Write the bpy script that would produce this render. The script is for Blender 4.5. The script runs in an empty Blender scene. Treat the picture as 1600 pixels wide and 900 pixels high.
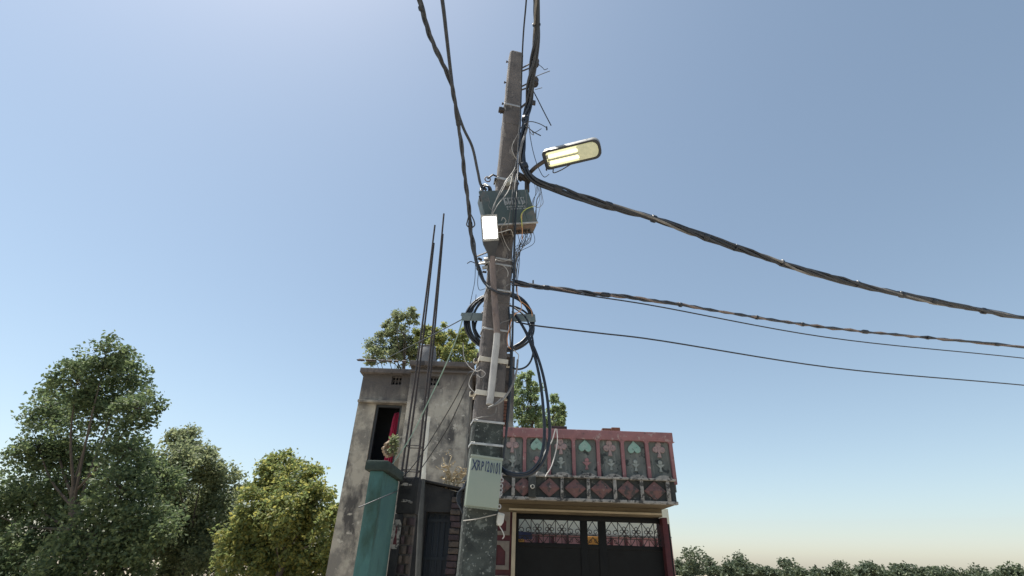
import bpy, bmesh, math, random
from mathutils import Vector, Matrix
random.seed(11)
V = Vector
scene = bpy.context.scene
COL = scene.collection

# ------------------------------------------------------------------ camera
FPX, PW, PH = 760.0, 1600.0, 900.0
PITCH, ROLL = math.radians(29.6), math.radians(1.97)
CAM = V((0, 0, 1.6))
FW = V((0, math.cos(PITCH), math.sin(PITCH)))
UP0 = V((0, -math.sin(PITCH), math.cos(PITCH)))
RT0 = V((1, 0, 0))
RT = RT0 * math.cos(ROLL) + UP0 * math.sin(ROLL)
UP = UP0 * math.cos(ROLL) - RT0 * math.sin(ROLL)
cd = bpy.data.cameras.new('camera')
cd.sensor_width = 36.0
cd.lens = 36.0 * FPX / PW
cd.clip_start, cd.clip_end = 0.05, 3000
cam = bpy.data.objects.new('camera', cd)
COL.objects.link(cam)
m = Matrix((RT, UP, -FW)).transposed().to_4x4()
m.translation = CAM
cam.matrix_world = m
scene.camera = cam

# ------------------------------------------------------------------ sky, sun, exposure
SUN_AZ, SUN_EL = math.radians(-72), math.radians(70)      # azimuth from +Y, clockwise from above
world = bpy.data.worlds.new('World')
scene.world = world
world.use_nodes = True
wn, wl = world.node_tree.nodes, world.node_tree.links
bg = wn['Background']
sky = wn.new('ShaderNodeTexSky')
sky.sky_type = 'NISHITA'
sky.sun_disc = False
sky.sun_elevation, sky.sun_rotation = SUN_EL, SUN_AZ
sky.air_density, sky.dust_density, sky.ozone_density, sky.altitude = 1.1, 0.9, 1.9, 60
hs = wn.new('ShaderNodeHueSaturation')
hs.inputs['Hue'].default_value = 0.488
hs.inputs['Saturation'].default_value = 0.80
wl.new(sky.outputs[0], hs.inputs['Color'])
wl.new(hs.outputs[0], bg.inputs['Color'])
bg.inputs['Strength'].default_value = 0.10
sd = bpy.data.lights.new('sun', 'SUN')
sd.energy, sd.angle, sd.color = 5.0, math.radians(0.55), (1.0, 0.95, 0.86)
sun = bpy.data.objects.new('sun', sd)
COL.objects.link(sun)
sdir = V((math.sin(SUN_AZ) * math.cos(SUN_EL), math.cos(SUN_AZ) * math.cos(SUN_EL), math.sin(SUN_EL)))
sun.rotation_euler = (-sdir).to_track_quat('-Z', 'Y').to_euler()
sun.location = (0, 0, 30)
scene.view_settings.view_transform = 'Standard'
scene.view_settings.look = 'None'
scene.view_settings.exposure = 0.62
scene.view_settings.gamma = 1.0
scene.view_settings.use_curve_mapping = False
scene.render.resolution_x, scene.render.resolution_y = 1024, 576

# ------------------------------------------------------------------ geometry helpers
def ray(px, py):
    return FW + RT * ((px - PW / 2) / FPX) + UP * ((PH / 2 - py) / FPX)
def at(px, py, Y):
    d = ray(px, py)
    return CAM + d * (Y / d.y)
def xz(px, py, Y):
    p = at(px, py, Y)
    return p.x, p.z

class MB:
    """collects shapes for one mesh"""
    def __init__(self):
        self.v, self.f = [], []
    def add(self, vs, fs, M=None):
        o = len(self.v)
        for p in vs:
            p = V(p)
            self.v.append(M @ p if M is not None else p)
        self.f += [tuple(i + o for i in q) for q in fs]
        return self
    def box(self, lo, hi, M=None):
        x0, y0, z0 = lo; x1, y1, z1 = hi
        return self.add([(x0, y0, z0), (x1, y0, z0), (x1, y1, z0), (x0, y1, z0), (x0, y0, z1), (x1, y0, z1), (x1, y1, z1), (x0, y1, z1)],
                        [(0, 3, 2, 1), (4, 5, 6, 7), (0, 1, 5, 4), (1, 2, 6, 5), (2, 3, 7, 6), (3, 0, 4, 7)], M)
    def prism(self, poly, y0, y1, M=None):
        """poly: (x, z) points, counter-clockwise seen from -y; extruded y0..y1"""
        n = len(poly)
        vs = [(x, y0, z) for x, z in poly] + [(x, y1, z) for x, z in poly]
        fs = [tuple(range(n)), tuple(range(2 * n - 1, n - 1, -1))]
        fs += [(i, i + n, (i + 1) % n + n, (i + 1) % n) for i in range(n)]
        return self.add(vs, fs, M)
    def tube(self, pts, r, n=6, M=None, closed=False):
        pts = [V(p) for p in pts]
        k = len(pts)
        if k < 2: return self
        rs = r if isinstance(r, (list, tuple)) else [r] * k
        vs, fs, nrm = [], [], None
        for i, p in enumerate(pts):
            if closed: t = pts[(i + 1) % k] - pts[i - 1]
            else: t = pts[min(i + 1, k - 1)] - pts[max(i - 1, 0)]
            if t.length < 1e-9: t = V((0, 0, 1))
            t.normalize()
            if nrm is None:
                nrm = t.orthogonal().normalized()
            nrm = (nrm - t * nrm.dot(t))
            nrm = nrm.normalized() if nrm.length > 1e-6 else t.orthogonal().normalized()
            b = t.cross(nrm)
            for j in range(n):
                a = 2 * math.pi * j / n
                vs.append(p + (nrm * math.cos(a) + b * math.sin(a)) * rs[i])
        for i in range(k if closed else k - 1):
            i2 = (i + 1) % k
            for j in range(n):
                j2 = (j + 1) % n
                fs.append((i * n + j, i * n + j2, i2 * n + j2, i2 * n + j))
        if not closed:
            fs.append(tuple(range(n - 1, -1, -1)))
            fs.append(tuple((k - 1) * n + j for j in range(n)))
        return self.add(vs, fs, M)
    def lathe(self, prof, n=16, M=None):
        k = len(prof)
        vs = [(r * math.cos(2 * math.pi * j / n), r * math.sin(2 * math.pi * j / n), z) for r, z in prof for j in range(n)]
        fs = [(i * n + j, i * n + (j + 1) % n, (i + 1) * n + (j + 1) % n, (i + 1) * n + j) for i in range(k - 1) for j in range(n)]
        fs.append(tuple(range(n - 1, -1, -1)))
        fs.append(tuple((k - 1) * n + j for j in range(n)))
        return self.add(vs, fs, M)
    def mesh(self, name, bevel=0.0, smooth=None, seg=2):
        me = bpy.data.meshes.new(name)
        me.from_pydata([tuple(p) for p in self.v], [], self.f)
        if bevel:
            bm = bmesh.new(); bm.from_mesh(me)
            es = [e for e in bm.edges if len(e.link_faces) == 2 and e.calc_face_angle(0) > 0.6]
            bmesh.ops.bevel(bm, geom=es, offset=bevel, segments=seg, profile=0.6, affect='EDGES', clamp_overlap=True)
            bm.to_mesh(me); bm.free()
            smooth = 0.7 if smooth is None else smooth
        if smooth:
            me.polygons.foreach_set('use_smooth', [True] * len(me.polygons))
            me.set_sharp_from_angle(angle=smooth)
        me.update()
        return me
    def build(self, name, mat, parent=None, bevel=0.0, smooth=None, seg=2):
        return link(name, self.mesh(name, bevel, smooth, seg), mat, parent)

def wpos(o):
    p = V((0, 0, 0))
    while o is not None:
        p += o.location; o = o.parent
    return p
def link(name, me, mat, parent=None, M=None):
    """M / mesh coordinates are world coordinates, whatever the parent"""
    if mat is not None and not me.materials: me.materials.append(mat)
    o = bpy.data.objects.new(name, me)
    COL.objects.link(o)
    if M is not None: o.matrix_basis = M
    if parent is not None:
        o.parent = parent
        o.matrix_parent_inverse = Matrix.Identity(4)
        o.location = o.location - wpos(parent) if M is None else M.translation - wpos(parent)
    return o
def piece(name, me, loc, parent, rot=None, scale=None):
    """a repeated piece sharing mesh data, its own origin at loc"""
    M = Matrix.Translation(loc)
    o = link(name, me, None, parent, M)
    if rot is not None: o.rotation_euler = rot
    if scale is not None: o.scale = scale
    return o
def tag(o, label, cat, group=None, kind=None):
    o['label'] = label; o['category'] = cat
    if group: o['group'] = group
    if kind: o['kind'] = kind
    return o
def thing(name, loc, label, cat, group=None):
    o = bpy.data.objects.new(name, None)
    o.empty_display_size = 0.1
    COL.objects.link(o); o.location = loc
    return tag(o, label, cat, group)
def struct(o, label=None):
    o['kind'] = 'structure'
    if label: o['label'] = label
    return o
def spline(pts, sub=6, closed=False):
    """centripetal Catmull-Rom through the points"""
    pts = [V(p) for p in pts]
    n = len(pts); out = []
    for i in range(n if closed else n - 1):
        p0 = pts[(i - 1) % n] if closed or i > 0 else pts[0] * 2 - pts[1]
        p1, p2 = pts[i], pts[(i + 1) % n]
        p3 = pts[(i + 2) % n] if closed or i + 2 < n else pts[-1] * 2 - pts[-2]
        t0 = 0.0
        t1 = t0 + max((p1 - p0).length, 1e-6) ** .5
        t2 = t1 + max((p2 - p1).length, 1e-6) ** .5
        t3 = t2 + max((p3 - p2).length, 1e-6) ** .5
        for s in range(sub):
            t = t1 + (t2 - t1) * s / sub
            a1 = p0 * ((t1 - t) / (t1 - t0)) + p1 * ((t - t0) / (t1 - t0))
            a2 = p1 * ((t2 - t) / (t2 - t1)) + p2 * ((t - t1) / (t2 - t1))
            a3 = p2 * ((t3 - t) / (t3 - t2)) + p3 * ((t - t2) / (t3 - t2))
            b1 = a1 * ((t2 - t) / (t2 - t0)) + a2 * ((t - t0) / (t2 - t0))
            b2 = a2 * ((t3 - t) / (t3 - t1)) + a3 * ((t - t1) / (t3 - t1))
            out.append(b1 * ((t2 - t) / (t2 - t1)) + b2 * ((t - t1) / (t2 - t1)))
    if not closed: out.append(pts[-1])
    return out
def frameM(o, x, y, z):
    M = Matrix((V(x), V(y), V(z))).transposed().to_4x4()
    M.translation = o
    return M

# ------------------------------------------------------------------ materials
def mat(name, c1, c2=None, scale=6.0, detail=6.0, rough=0.8, bump=0.0, bscale=None, metal=0.0, stretch=(1, 1, 1),
        con=.11, spot=None, sscale=3.0, sthr=0.6, swid=0.08, sstretch=(1, 1, 1), emit=None, estr=0.0, spec=None, bdist=0.01, spot2=None, s2scale=9.0, s2thr=0.62, top=None):
    mt = bpy.data.materials.new(name); mt.use_nodes = True
    nt = mt.node_tree; N, L = nt.nodes, nt.links
    b = N['Principled BSDF']
    b.inputs['Roughness'].default_value = rough
    b.inputs['Metallic'].default_value = metal
    if spec is not None: b.inputs['Specular IOR Level'].default_value = spec
    tc = N.new('ShaderNodeNewGeometry')
    def mapped(st):
        mp = N.new('ShaderNodeMapping'); mp.inputs['Scale'].default_value = st
        L.new(tc.outputs['Position'], mp.inputs['Vector']); return mp.outputs[0]
    def noise(sc, st, det=detail):
        nz = N.new('ShaderNodeTexNoise'); nz.inputs['Scale'].default_value = sc; nz.inputs['Detail'].default_value = det
        nz.inputs['Roughness'].default_value = 0.62
        L.new(mapped(st), nz.inputs['Vector']); return nz.outputs['Fac']
    def mix(fac, a, bcol):
        mx = N.new('ShaderNodeMix'); mx.data_type = 'RGBA'
        L.new(fac, mx.inputs[0])
        for s, i in ((a, 6), (bcol, 7)):
            if isinstance(s, tuple): mx.inputs[i].default_value = (*s, 1)
            else: L.new(s, mx.inputs[i])
        return mx.outputs[2]
    def mask(f, lo, hi):
        mr = N.new('ShaderNodeMapRange'); mr.inputs[1].default_value = lo; mr.inputs[2].default_value = hi
        L.new(f, mr.inputs[0]); return mr.outputs[0]
    colr = c1
    if c2 is not None: colr = mix(mask(noise(scale, stretch), .5 - con, .5 + con), c1, c2)
    if spot is not None: colr = mix(mask(noise(sscale, sstretch), sthr, sthr + swid), colr, spot)
    if spot2 is not None: colr = mix(mask(noise(s2scale, (1, 1, 1)), s2thr, s2thr + 0.05), colr, spot2)
    if top is not None:                                  # ragged rain stain below a roof edge: (colour, z where it fades out, z where it is full, ragged depth)
        sx = N.new('ShaderNodeSeparateXYZ'); L.new(tc.outputs['Position'], sx.inputs[0])
        nz = noise(2.6, (1, 1, .22)); ma = N.new('ShaderNodeMath'); ma.operation = 'MULTIPLY_ADD'
        L.new(nz, ma.inputs[0]); ma.inputs[1].default_value = top[3]; L.new(sx.outputs[2], ma.inputs[2])
        colr = mix(mask(ma.outputs[0], top[1] + top[3] * .5, top[2] + top[3] * .5), colr, top[0])
    if isinstance(colr, tuple): b.inputs['Base Color'].default_value = (*colr, 1)
    else: L.new(colr, b.inputs['Base Color'])
    if bump:
        bp = N.new('ShaderNodeBump'); bp.inputs['Strength'].default_value = bump; bp.inputs['Distance'].default_value = bdist
        L.new(noise(bscale or scale * 4, (1, 1, 1), 4), bp.inputs['Height']); L.new(bp.outputs[0], b.inputs['Normal'])
    if emit is not None:
        b.inputs['Emission Color'].default_value = (*emit, 1); b.inputs['Emission Strength'].default_value = estr
    return mt

M = {}
RT_Z = xz(680, 572, 10.2)[1]                       # roof edge of the cement house
M['earth'] = mat('earth', (.32, .27, .20), (.24, .20, .15), 0.6, 8, .95, .5, 8)
M['road'] = mat('road_concrete', (.42, .39, .34), (.33, .305, .27), 1.2, 8, .9, .3, 30)
M['pole'] = mat('pole_concrete', (.158, .140, .132), (.105, .096, .094), 5, 10, .9, .8, 50, spot=(.25, .225, .205), sscale=16, sthr=.585, swid=.06, sstretch=(1, 1, .3), spot2=(.062, .059, .060), s2scale=5, s2thr=.60)
M['tar'] = mat('tarred_concrete', (.022, .027, .026), (.056, .066, .060), 7, 10, .88, .8, 50, spot=(.22, .235, .22), sscale=42, sthr=.60, swid=.05, spot2=(.12, .135, .125), s2scale=14, s2thr=.585)
M['strap'] = mat('galvanised_strap', (.50, .50, .49), (.36, .36, .36), 14, 5, .5, .1, metal=.35)
M['band'] = mat('painted_clamp_band', (.60, .57, .50), (.50, .46, .38), 10, 6, .65, .2, spot=(.30, .17, .08), sscale=16, sthr=.68, swid=.06)
M['bolt'] = mat('dark_steel', (.05, .05, .055), (.09, .07, .055), 30, 4, .6, .2, metal=.5)
M['porcelain'] = mat('brown_porcelain', (.022, .022, .028), (.035, .032, .036), 12, 3, .35)
M['cable'] = mat('black_cable', (.010, .014, .022), (.016, .021, .030), 25, 3, .42)
M['cable_grey'] = mat('weathered_cable', (.020, .026, .038), (.040, .047, .060), 20, 4, .5)
M['wire_dark'] = mat('dark_wire', (.03, .033, .04), None, rough=.5)
M['wire_grey'] = mat('grey_wire', (.22, .21, .20), (.12, .12, .12), 10, 3, .5)
M['wire_white'] = mat('white_wire', (.46, .44, .41), (.34, .33, .32), 8, 2, .5)
M['wire_orange'] = mat('orange_wire', (.55, .25, .10), (.60, .38, .24), 5, 2, .5)
M['wire_yellow'] = mat('yellow_green_wire', (.45, .48, .12), None, rough=.5)
M['rope_green'] = mat('faded_green_cord', (.20, .33, .29), (.26, .36, .34), 20, 2, .7)
M['box_green'] = mat('dark_green_box_paint', (.056, .082, .084), (.074, .100, .100), 5, 8, .6, .1, 50, spot=(.115, .112, .105), sscale=7, sthr=.56, swid=.10, spot2=(.035, .045, .047), s2scale=6, s2thr=.62)
M['box_rust'] = mat('rusty_box_floor', (.15, .105, .085), (.10, .095, .09), 16, 5, .8, .2, spot=(.26, .15, .09), sscale=30, sthr=.60)
M['pale_print'] = mat('pale_print', (.34, .36, .38), (.22, .24, .26), 40, 3, .8)
M['meter_green'] = mat('pale_green_box_paint', (.235, .280, .235), (.262, .295, .25), 2.5, 4, .5, .04, 40, spot=(.27, .27, .225), sscale=5, sthr=.56, swid=.12, spot2=(.15, .17, .135), s2scale=9, s2thr=.68)
M['ink'] = mat('blue_black_ink', (.012, .022, .06), (.03, .05, .11), 30, 3, .6)
M['black_plastic'] = mat('black_lamp_housing', (.022, .026, .034), (.032, .036, .042), 10, 3, .5, .05)
M['lamp_grey'] = mat('lamp_grey_cast', (.26, .27, .27), (.34, .34, .33), 12, 4, .5, .1, metal=.1)
M['led'] = mat('led_panel', (.9, .9, .88), emit=(1.0, 1.0, .96), estr=5.0, rough=.4)
M['tube'] = mat('fluorescent_tube', (.9, .9, .75), emit=(1.0, .95, .55), estr=.85, rough=.4)
M['tube_back'] = mat('lamp_reflector', (.60, .62, .46), (.50, .52, .40), 14, 3, .45, emit=(1, .95, .50), estr=.42)  # reflector emits by itself, in place of the tubes' spread glow
M['diffuser'] = mat('dusty_diffuser', (.40, .41, .33), (.30, .32, .27), 20, 5, .55, emit=(1, .96, .52), estr=.16)
M['pipe_rust'] = mat('rusty_conduit', (.20, .155, .135), (.15, .12, .11), 12, 5, .65, .15, spot=(.12, .075, .05), sscale=10, sthr=.63, metal=.1)
M['pipe_pale'] = mat('pale_conduit', (.42, .41, .39), (.34, .33, .32), 10, 5, .55, .1, spot=(.20, .16, .13), sscale=24, sthr=.66)
M['arm_grey'] = mat('grey_angle_iron', (.13, .17, .18), (.16, .20, .21), 8, 4, .55, .1)
M['white_plastic'] = mat('white_plastic', (.52, .52, .48), (.46, .46, .43), 15, 3, .45)
# cement house
M['cement'] = mat('weathered_cement_render', (.43, .395, .33), (.22, .205, .18), 3.0, 12, .93, .9, 25, con=.08, spot=(.085, .08, .075), sscale=2.0, sthr=.545, swid=.09, sstretch=(1, 1, .42), spot2=(.50, .465, .40), s2scale=6.5, s2thr=.60, top=((.10, .092, .09), RT_Z - .95, RT_Z - .30, 1.5))
M['cement_dark'] = mat('sooty_coping', (.085, .078, .076), (.14, .125, .12), 4, 9, .95, .6, 40, spot=(.045, .042, .043), sscale=5, sthr=.54, sstretch=(1, 1, .4), spot2=(.21, .19, .18), s2scale=8, s2thr=.65)
M['cement_stain'] = M['cement']
M['dark_wall'] = mat('soot_black_plaster', (.013, .014, .016), (.026, .027, .028), 3, 8, .9, .6, 22, spot=(.10, .10, .095), sscale=9, sthr=.71, swid=.05, spot2=(.008, .009, .011), s2scale=4, s2thr=.56)
M['opening_shade'] = mat('painted_opening_shade', (.02, .024, .03), None, rough=.9)  # near-black colour standing in for the shade inside openings
M['curtain'] = mat('crimson_curtain', (.52, .045, .12), (.36, .03, .085), 6, 3, .85, .1, stretch=(6, 6, .4))
M['frame_dark'] = mat('dark_window_frame', (.035, .04, .045), None, rough=.6)
M['brick'] = mat('red_brick', (.22, .095, .062), (.15, .072, .052), 9, 7, .9, .6, 40, spot=(.07, .05, .045), sscale=8, sthr=.60)
M['brick_dark'] = mat('sooty_brick', (.030, .022, .026), (.058, .038, .042), 8, 6, .9, .6, 40)
M['brick_grime'] = mat('grimy_brick', (.085, .066, .054), (.048, .040, .036), 8, 7, .9, .6, 40, spot=(.022, .021, .022), sscale=7, sthr=.55)
M['mortar'] = mat('mortar', (.075, .068, .062), (.045, .042, .04), 10, 6, .95, .5, 40)
M['pvc'] = mat('white_pvc', (.74, .72, .64), (.64, .62, .55), 5, 4, .45, spot=(.42, .40, .34), sscale=8, sthr=.62)
M['pvc_grey'] = mat('grimy_pvc', (.070, .072, .068), (.042, .045, .045), 5, 6, .6, .1)
M['door_blue'] = mat('blue_black_steel_door', (.008, .016, .027), (.005, .010, .017), 1.4, 6, .6, .1)
M['teal'] = mat('teal_wall_paint', (.058, .150, .140), (.042, .115, .112), 1.8, 8, .8, .2, 30, spot=(.028, .070, .055), sscale=2.6, sthr=.56, swid=.12, sstretch=(1, 1, .4), spot2=(.10, .17, .16), s2scale=14, s2thr=.68)
M['teal_dark'] = mat('mossy_coping', (.014, .024, .022), (.024, .042, .036), 5, 7, .85, .4, 30)
M['tank'] = mat('grey_cement_tank', (.20, .20, .205), (.155, .155, .16), 3, 7, .9, .3, 20, spot=(.30, .29, .28), sscale=4, sthr=.63)
M['tank_red'] = mat('reddish_brick_base', (.20, .115, .10), (.10, .085, .085), 8, 5, .9, .4)
M['straw'] = mat('dry_straw', (.44, .36, .23), (.33, .26, .16), 20, 3, .9)
M['wood'] = mat('weathered_firewood', (.34, .27, .20), (.24, .18, .13), 14, 4, .9, .3)
M['steel_bar'] = mat('rusting_reinforcing_bar', (.022, .021, .024), (.045, .032, .028), 18, 4, .7, .3, 120)
# balcony house
M['pink'] = mat('faded_maroon_paint', (.300, .145, .148), (.235, .118, .122), 3.5, 10, .9, .4, 30, spot=(.38, .285, .272), sscale=9, sthr=.58, swid=.08, spot2=(.13, .085, .086), s2scale=7, s2thr=.62)
M['panel_dark'] = mat('mouldy_green_black_panel', (.098, .114, .107), (.15, .16, .148), 4, 10, .92, .5, 25, spot=(.235, .245, .225), sscale=5, sthr=.54, swid=.14, sstretch=(1.6, 1.6, .3), spot2=(.045, .052, .052), s2scale=5.5, s2thr=.56)
M['motif_pink'] = mat('motif_dusty_pink', (.36, .255, .25), (.26, .20, .195), 14, 7, .88, .4, spot=(.11, .095, .095), sscale=24, sthr=.57)
M['motif_mint'] = mat('motif_mint', (.21, .37, .31), (.29, .41, .36), 10, 7, .88, .4, spot=(.085, .135, .12), sscale=16, sthr=.57, spot2=(.40, .43, .39), s2scale=20, s2thr=.66)
M['motif_grey'] = mat('motif_bone_grey', (.32, .34, .31), (.23, .25, .23), 14, 7, .88, .4, spot=(.11, .12, .115), sscale=22, sthr=.58)
M['motif_rose'] = mat('motif_rose', (.36, .165, .17), (.27, .16, .16), 14, 7, .88, .4, spot=(.12, .095, .095), sscale=22, sthr=.58)
M['diamond'] = mat('diamond_rust_brown', (.165, .088, .086), (.115, .072, .071), 9, 9, .92, .6, 40, spot=(.055, .053, .055), sscale=9, sthr=.53, swid=.08, spot2=(.29, .24, .23), s2scale=14, s2thr=.62)
M['whitewash'] = mat('peeling_whitewash', (.34, .325, .30), (.22, .215, .205), 9, 8, .92, .5, 40, spot=(.065, .064, .063), sscale=12, sthr=.52, swid=.06)
M['fascia_dark'] = mat('stained_fascia', (.050, .055, .054), (.030, .034, .034), 5, 9, .92, .5, 30, spot=(.16, .158, .15), sscale=15, sthr=.62, swid=.06)
M['soffit'] = mat('ochre_stained_soffit', (.145, .118, .075), (.085, .070, .048), 2.2, 8, .9, .3, 25, stretch=(.5, 3, 3), spot=(.22, .18, .11), sscale=3, sthr=.58, swid=.1, sstretch=(.3, 3, 3))
M['cream'] = mat('cream_paint', (.46, .40, .29), (.38, .33, .24), 4, 6, .8, .15)
M['maroon'] = mat('deep_maroon_paint', (.085, .018, .024), (.058, .015, .020), 4, 6, .75, .15)
M['taupe'] = mat('taupe_trim', (.20, .175, .152), (.155, .135, .12), 6, 7, .88, .3)
M['gate_black'] = mat('black_gate_enamel', (.004, .0045, .0055), (.006, .007, .008), 4, 4, .6, .05, spec=.25)
M['gate_iron'] = mat('wrought_iron', (.018, .017, .017), (.030, .026, .024), 20, 3, .5)
M['yard_cream'] = mat('courtyard_cream_wall', (.76, .75, .60), (.68, .68, .55), 1.2, 5, .85)
M['yard_pink'] = mat('courtyard_pink_wall', (.42, .22, .22), (.34, .18, .19), 1.5, 5, .85)
M['yard_blue'] = mat('courtyard_blue_tarp', (.07, .085, .18), (.05, .06, .13), 3, 4, .7)
M['yard_orange'] = mat('courtyard_orange_panel', (.70, .34, .07), (.62, .28, .06), 3, 4, .7)
M['bark'] = mat('tree_bark', (.12, .098, .078), (.075, .062, .05), 8, 6, .95, .5, 30, stretch=(1, 1, .25))

def leafmat(name, c1, c2, c3, trans=.35):
    mt = bpy.data.materials.new(name); mt.use_nodes = True
    N, L = mt.node_tree.nodes, mt.node_tree.links
    out = N['Material Output']; b = N['Principled BSDF']
    g = N.new('ShaderNodeNewGeometry')
    rp = N.new('ShaderNodeValToRGB')
    e = rp.color_ramp.elements
    e[0].position, e[0].color = 0.0, (*c1, 1)
    e[1].position, e[1].color = 1.0, (*c3, 1)
    x = e.new(.55); x.color = (*c2, 1)
    L.new(g.outputs['Random Per Island'], rp.inputs[0])
    L.new(rp.outputs[0], b.inputs['Base Color'])
    b.inputs['Roughness'].default_value = .55
    tr = N.new('ShaderNodeBsdfTranslucent'); L.new(rp.outputs[0], tr.inputs['Color'])
    mx = N.new('ShaderNodeMixShader'); mx.inputs[0].default_value = trans
    L.new(b.outputs[0], mx.inputs[1]); L.new(tr.outputs[0], mx.inputs[2]); L.new(mx.outputs[0], out.inputs['Surface'])
    return mt
M['leaf_a'] = leafmat('leaf_grey_green', (.15, .185, .105), (.22, .26, .14), (.33, .35, .18), .58)
M['leaf_b'] = leafmat('leaf_yellow_green', (.145, .195, .08), (.24, .28, .10), (.42, .39, .11), .58)
M['leaf_c'] = leafmat('leaf_fresh_green', (.16, .225, .115), (.24, .31, .155), (.36, .41, .19), .6)
M['leaf_far'] = leafmat('leaf_far_green', (.055, .080, .050), (.085, .115, .065), (.13, .155, .08), .3)
M['leaf_d'] = leafmat('leaf_mid_green', (.085, .125, .065), (.13, .18, .085), (.21, .255, .11), .52)
# ================================================================== setting
struct(MB().add([(-900, -900, 0), (900, -900, 0), (900, 900, 0), (-900, 900, 0)], [(0, 1, 2, 3)]).build('ground', M['earth']), 'bare brown earth reaching to the horizon')
struct(MB().box((-60, -3.2, 0.004), (60, 3.3, 0.03)).build('road', M['road']), 'worn concrete lane in front of the houses')

# ================================================================== balcony house (right)
YP, YF, YG = 9.30, 8.80, 9.78
zP = lambda y, Y=YP: xz(900, y, Y)[1]
xP = lambda px, y=715, Y=YP: xz(px, y, Y)[0]
house = thing('balcony_house', (xP(910), YG, 0), 'house with maroon balcony parapet of card-suit reliefs above a black gate', 'house')
zt, zb1, zlow = zP(671.5), zP(686), zP(752)
X0, X1 = xP(779), xP(1052)
# parapet backing and top rail
MB().box((X0, YP + .05, zlow - .12), (X1, YP + .17, zt - .03)).build('parapet_wall', M['panel_dark'], house)
MB().box((X0 - .03, YP - .035, zb1), (X1 + .03, YP + .20, zt)).build('top_rail', M['pink'], house, bevel=.012)
pil_px = [781, 819.5, 858, 896.5, 935, 973.5, 1012, 1050]
pil_x = [xP(p) for p in pil_px]
hw, rr = .030, .055
poly = [(-hw, zlow - zb1), (hw, zlow - zb1)]
for k in range(7):
    a = math.pi - k / 6 * math.pi / 2
    poly.append((hw + rr + rr * math.cos(a), -rr + rr * math.sin(a)))
for k in range(7):
    a = math.pi / 2 - k / 6 * math.pi / 2
    poly.append((-hw - rr + rr * math.cos(a), -rr + rr * math.sin(a)))
pil_me = MB().prism(poly, -.028, .062).mesh('pilaster', bevel=.006)
pil_me.materials.append(M['pink'])
for x in pil_x:
    piece('pilaster', pil_me, (x, YP, zb1 + .002), house)
# relief panels and card-suit motifs
def dome(mb, cx, cz, r, h=.02, n=14, y=0):
    mb.lathe([(r, 0), (r, h * .5), (r * .86, h * .9), (r * .5, h), (.004, h * 1.02)], n, Matrix.Translation((cx, y, cz)) @ Matrix.Rotation(math.pi / 2, 4, 'X'))
def m_club():
    b = MB()
    for cx, cz in ((0, .075), (-.062, -.012), (.062, -.012)): dome(b, cx, cz, .058, .026 + .002 * cx)
    b.prism([(-.036, -.15), (.036, -.15), (.018, -.05), (.014, .03), (-.014, .03), (-.018, -.05)], -.03, 0)
    return b.mesh('club_relief', smooth=.6)
def m_heart():
    b = MB(); p = []
    for k in range(28):
        t = 2 * math.pi * k / 28
        p.append((-.0075 * 16 * math.sin(t) ** 3, -.0080 * (13 * math.cos(t) - 5 * math.cos(2 * t) - 2 * math.cos(3 * t) - math.cos(4 * t))))
    b.prism(p[::-1] if sum(p[i][0] * p[(i + 1) % 28][1] - p[(i + 1) % 28][0] * p[i][1] for i in range(28)) < 0 else p, -.03, 0)
    return b.mesh('heart_relief', bevel=.012)
def m_flower():
    b = MB()
    dome(b, 0, .055, .042, .026)
    for s in (-1, 1):
        q = [(0, -.045), (s * .035, -.02), (s * .078, .022), (s * .04, .022), (0, .015)]
        b.prism(q if s > 0 else q[::-1], -.022 - .002 * s, 0)
    b.prism([(-.028, -.105), (.028, -.105), (.012, -.04), (.012, .02), (-.012, .02), (-.012, -.04)], -.020, 0)
    return b.mesh('flower_relief', smooth=.6)
club, heart, flower = m_club(), m_heart(), m_flower()
club.materials.append(M['motif_pink']); heart.materials.append(M['motif_mint'])
flower.materials.append(M['motif_grey'])
flower_r = flower.copy(); flower_r.materials.clear(); flower_r.materials.append(M['motif_rose'])
panel_me = MB().box((-.19, -.012, zlow - zb1), (.19, .03, .0)).mesh('relief_panel')
panel_me.materials.append(M['panel_dark'])
seg = [(-.17, 0)] + [(.17 * math.cos(math.pi - a * math.pi / 14), .095 * math.sin(a * math.pi / 14)) for a in range(1, 14)] + [(.17, 0)]
sc = MB().prism(seg[::-1], -.05, .05)
for k in range(1, 8):
    a = math.pi * k / 8
    sc.tube([(.05 * math.cos(a), -.052, .028 * math.sin(a)), (.16 * math.cos(a), -.052, .088 * math.sin(a))], .008, 4)
scal_me = sc.mesh('scallop', bevel=0); scal_me.materials.append(M['whitewash'])
for i in range(7):
    cx = (pil_x[i] + pil_x[i + 1]) / 2
    piece('relief_panel', panel_me, (cx, YP + .045, zb1 + .004), house)
    is_h = i % 2 == 1
    zc = zP(696.5 if is_h else 697)
    piece('heart_relief' if is_h else 'club_relief', heart if is_h else club, (cx + random.uniform(-.012, .012), YP + .034, zc), house, rot=(0, random.uniform(-.05, .05), 0))
    piece('flower_relief', flower_r if i in (1, 3) else flower, (cx + random.uniform(-.012, .012), YP + .034, zP(723)), house, rot=(0, random.uniform(-.06, .06), 0))
    piece('scallop', scal_me, (cx, YP - .07, zP(747.5, YP - .07)), house, rot=(0, random.uniform(-.03, .03), 0))
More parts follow.
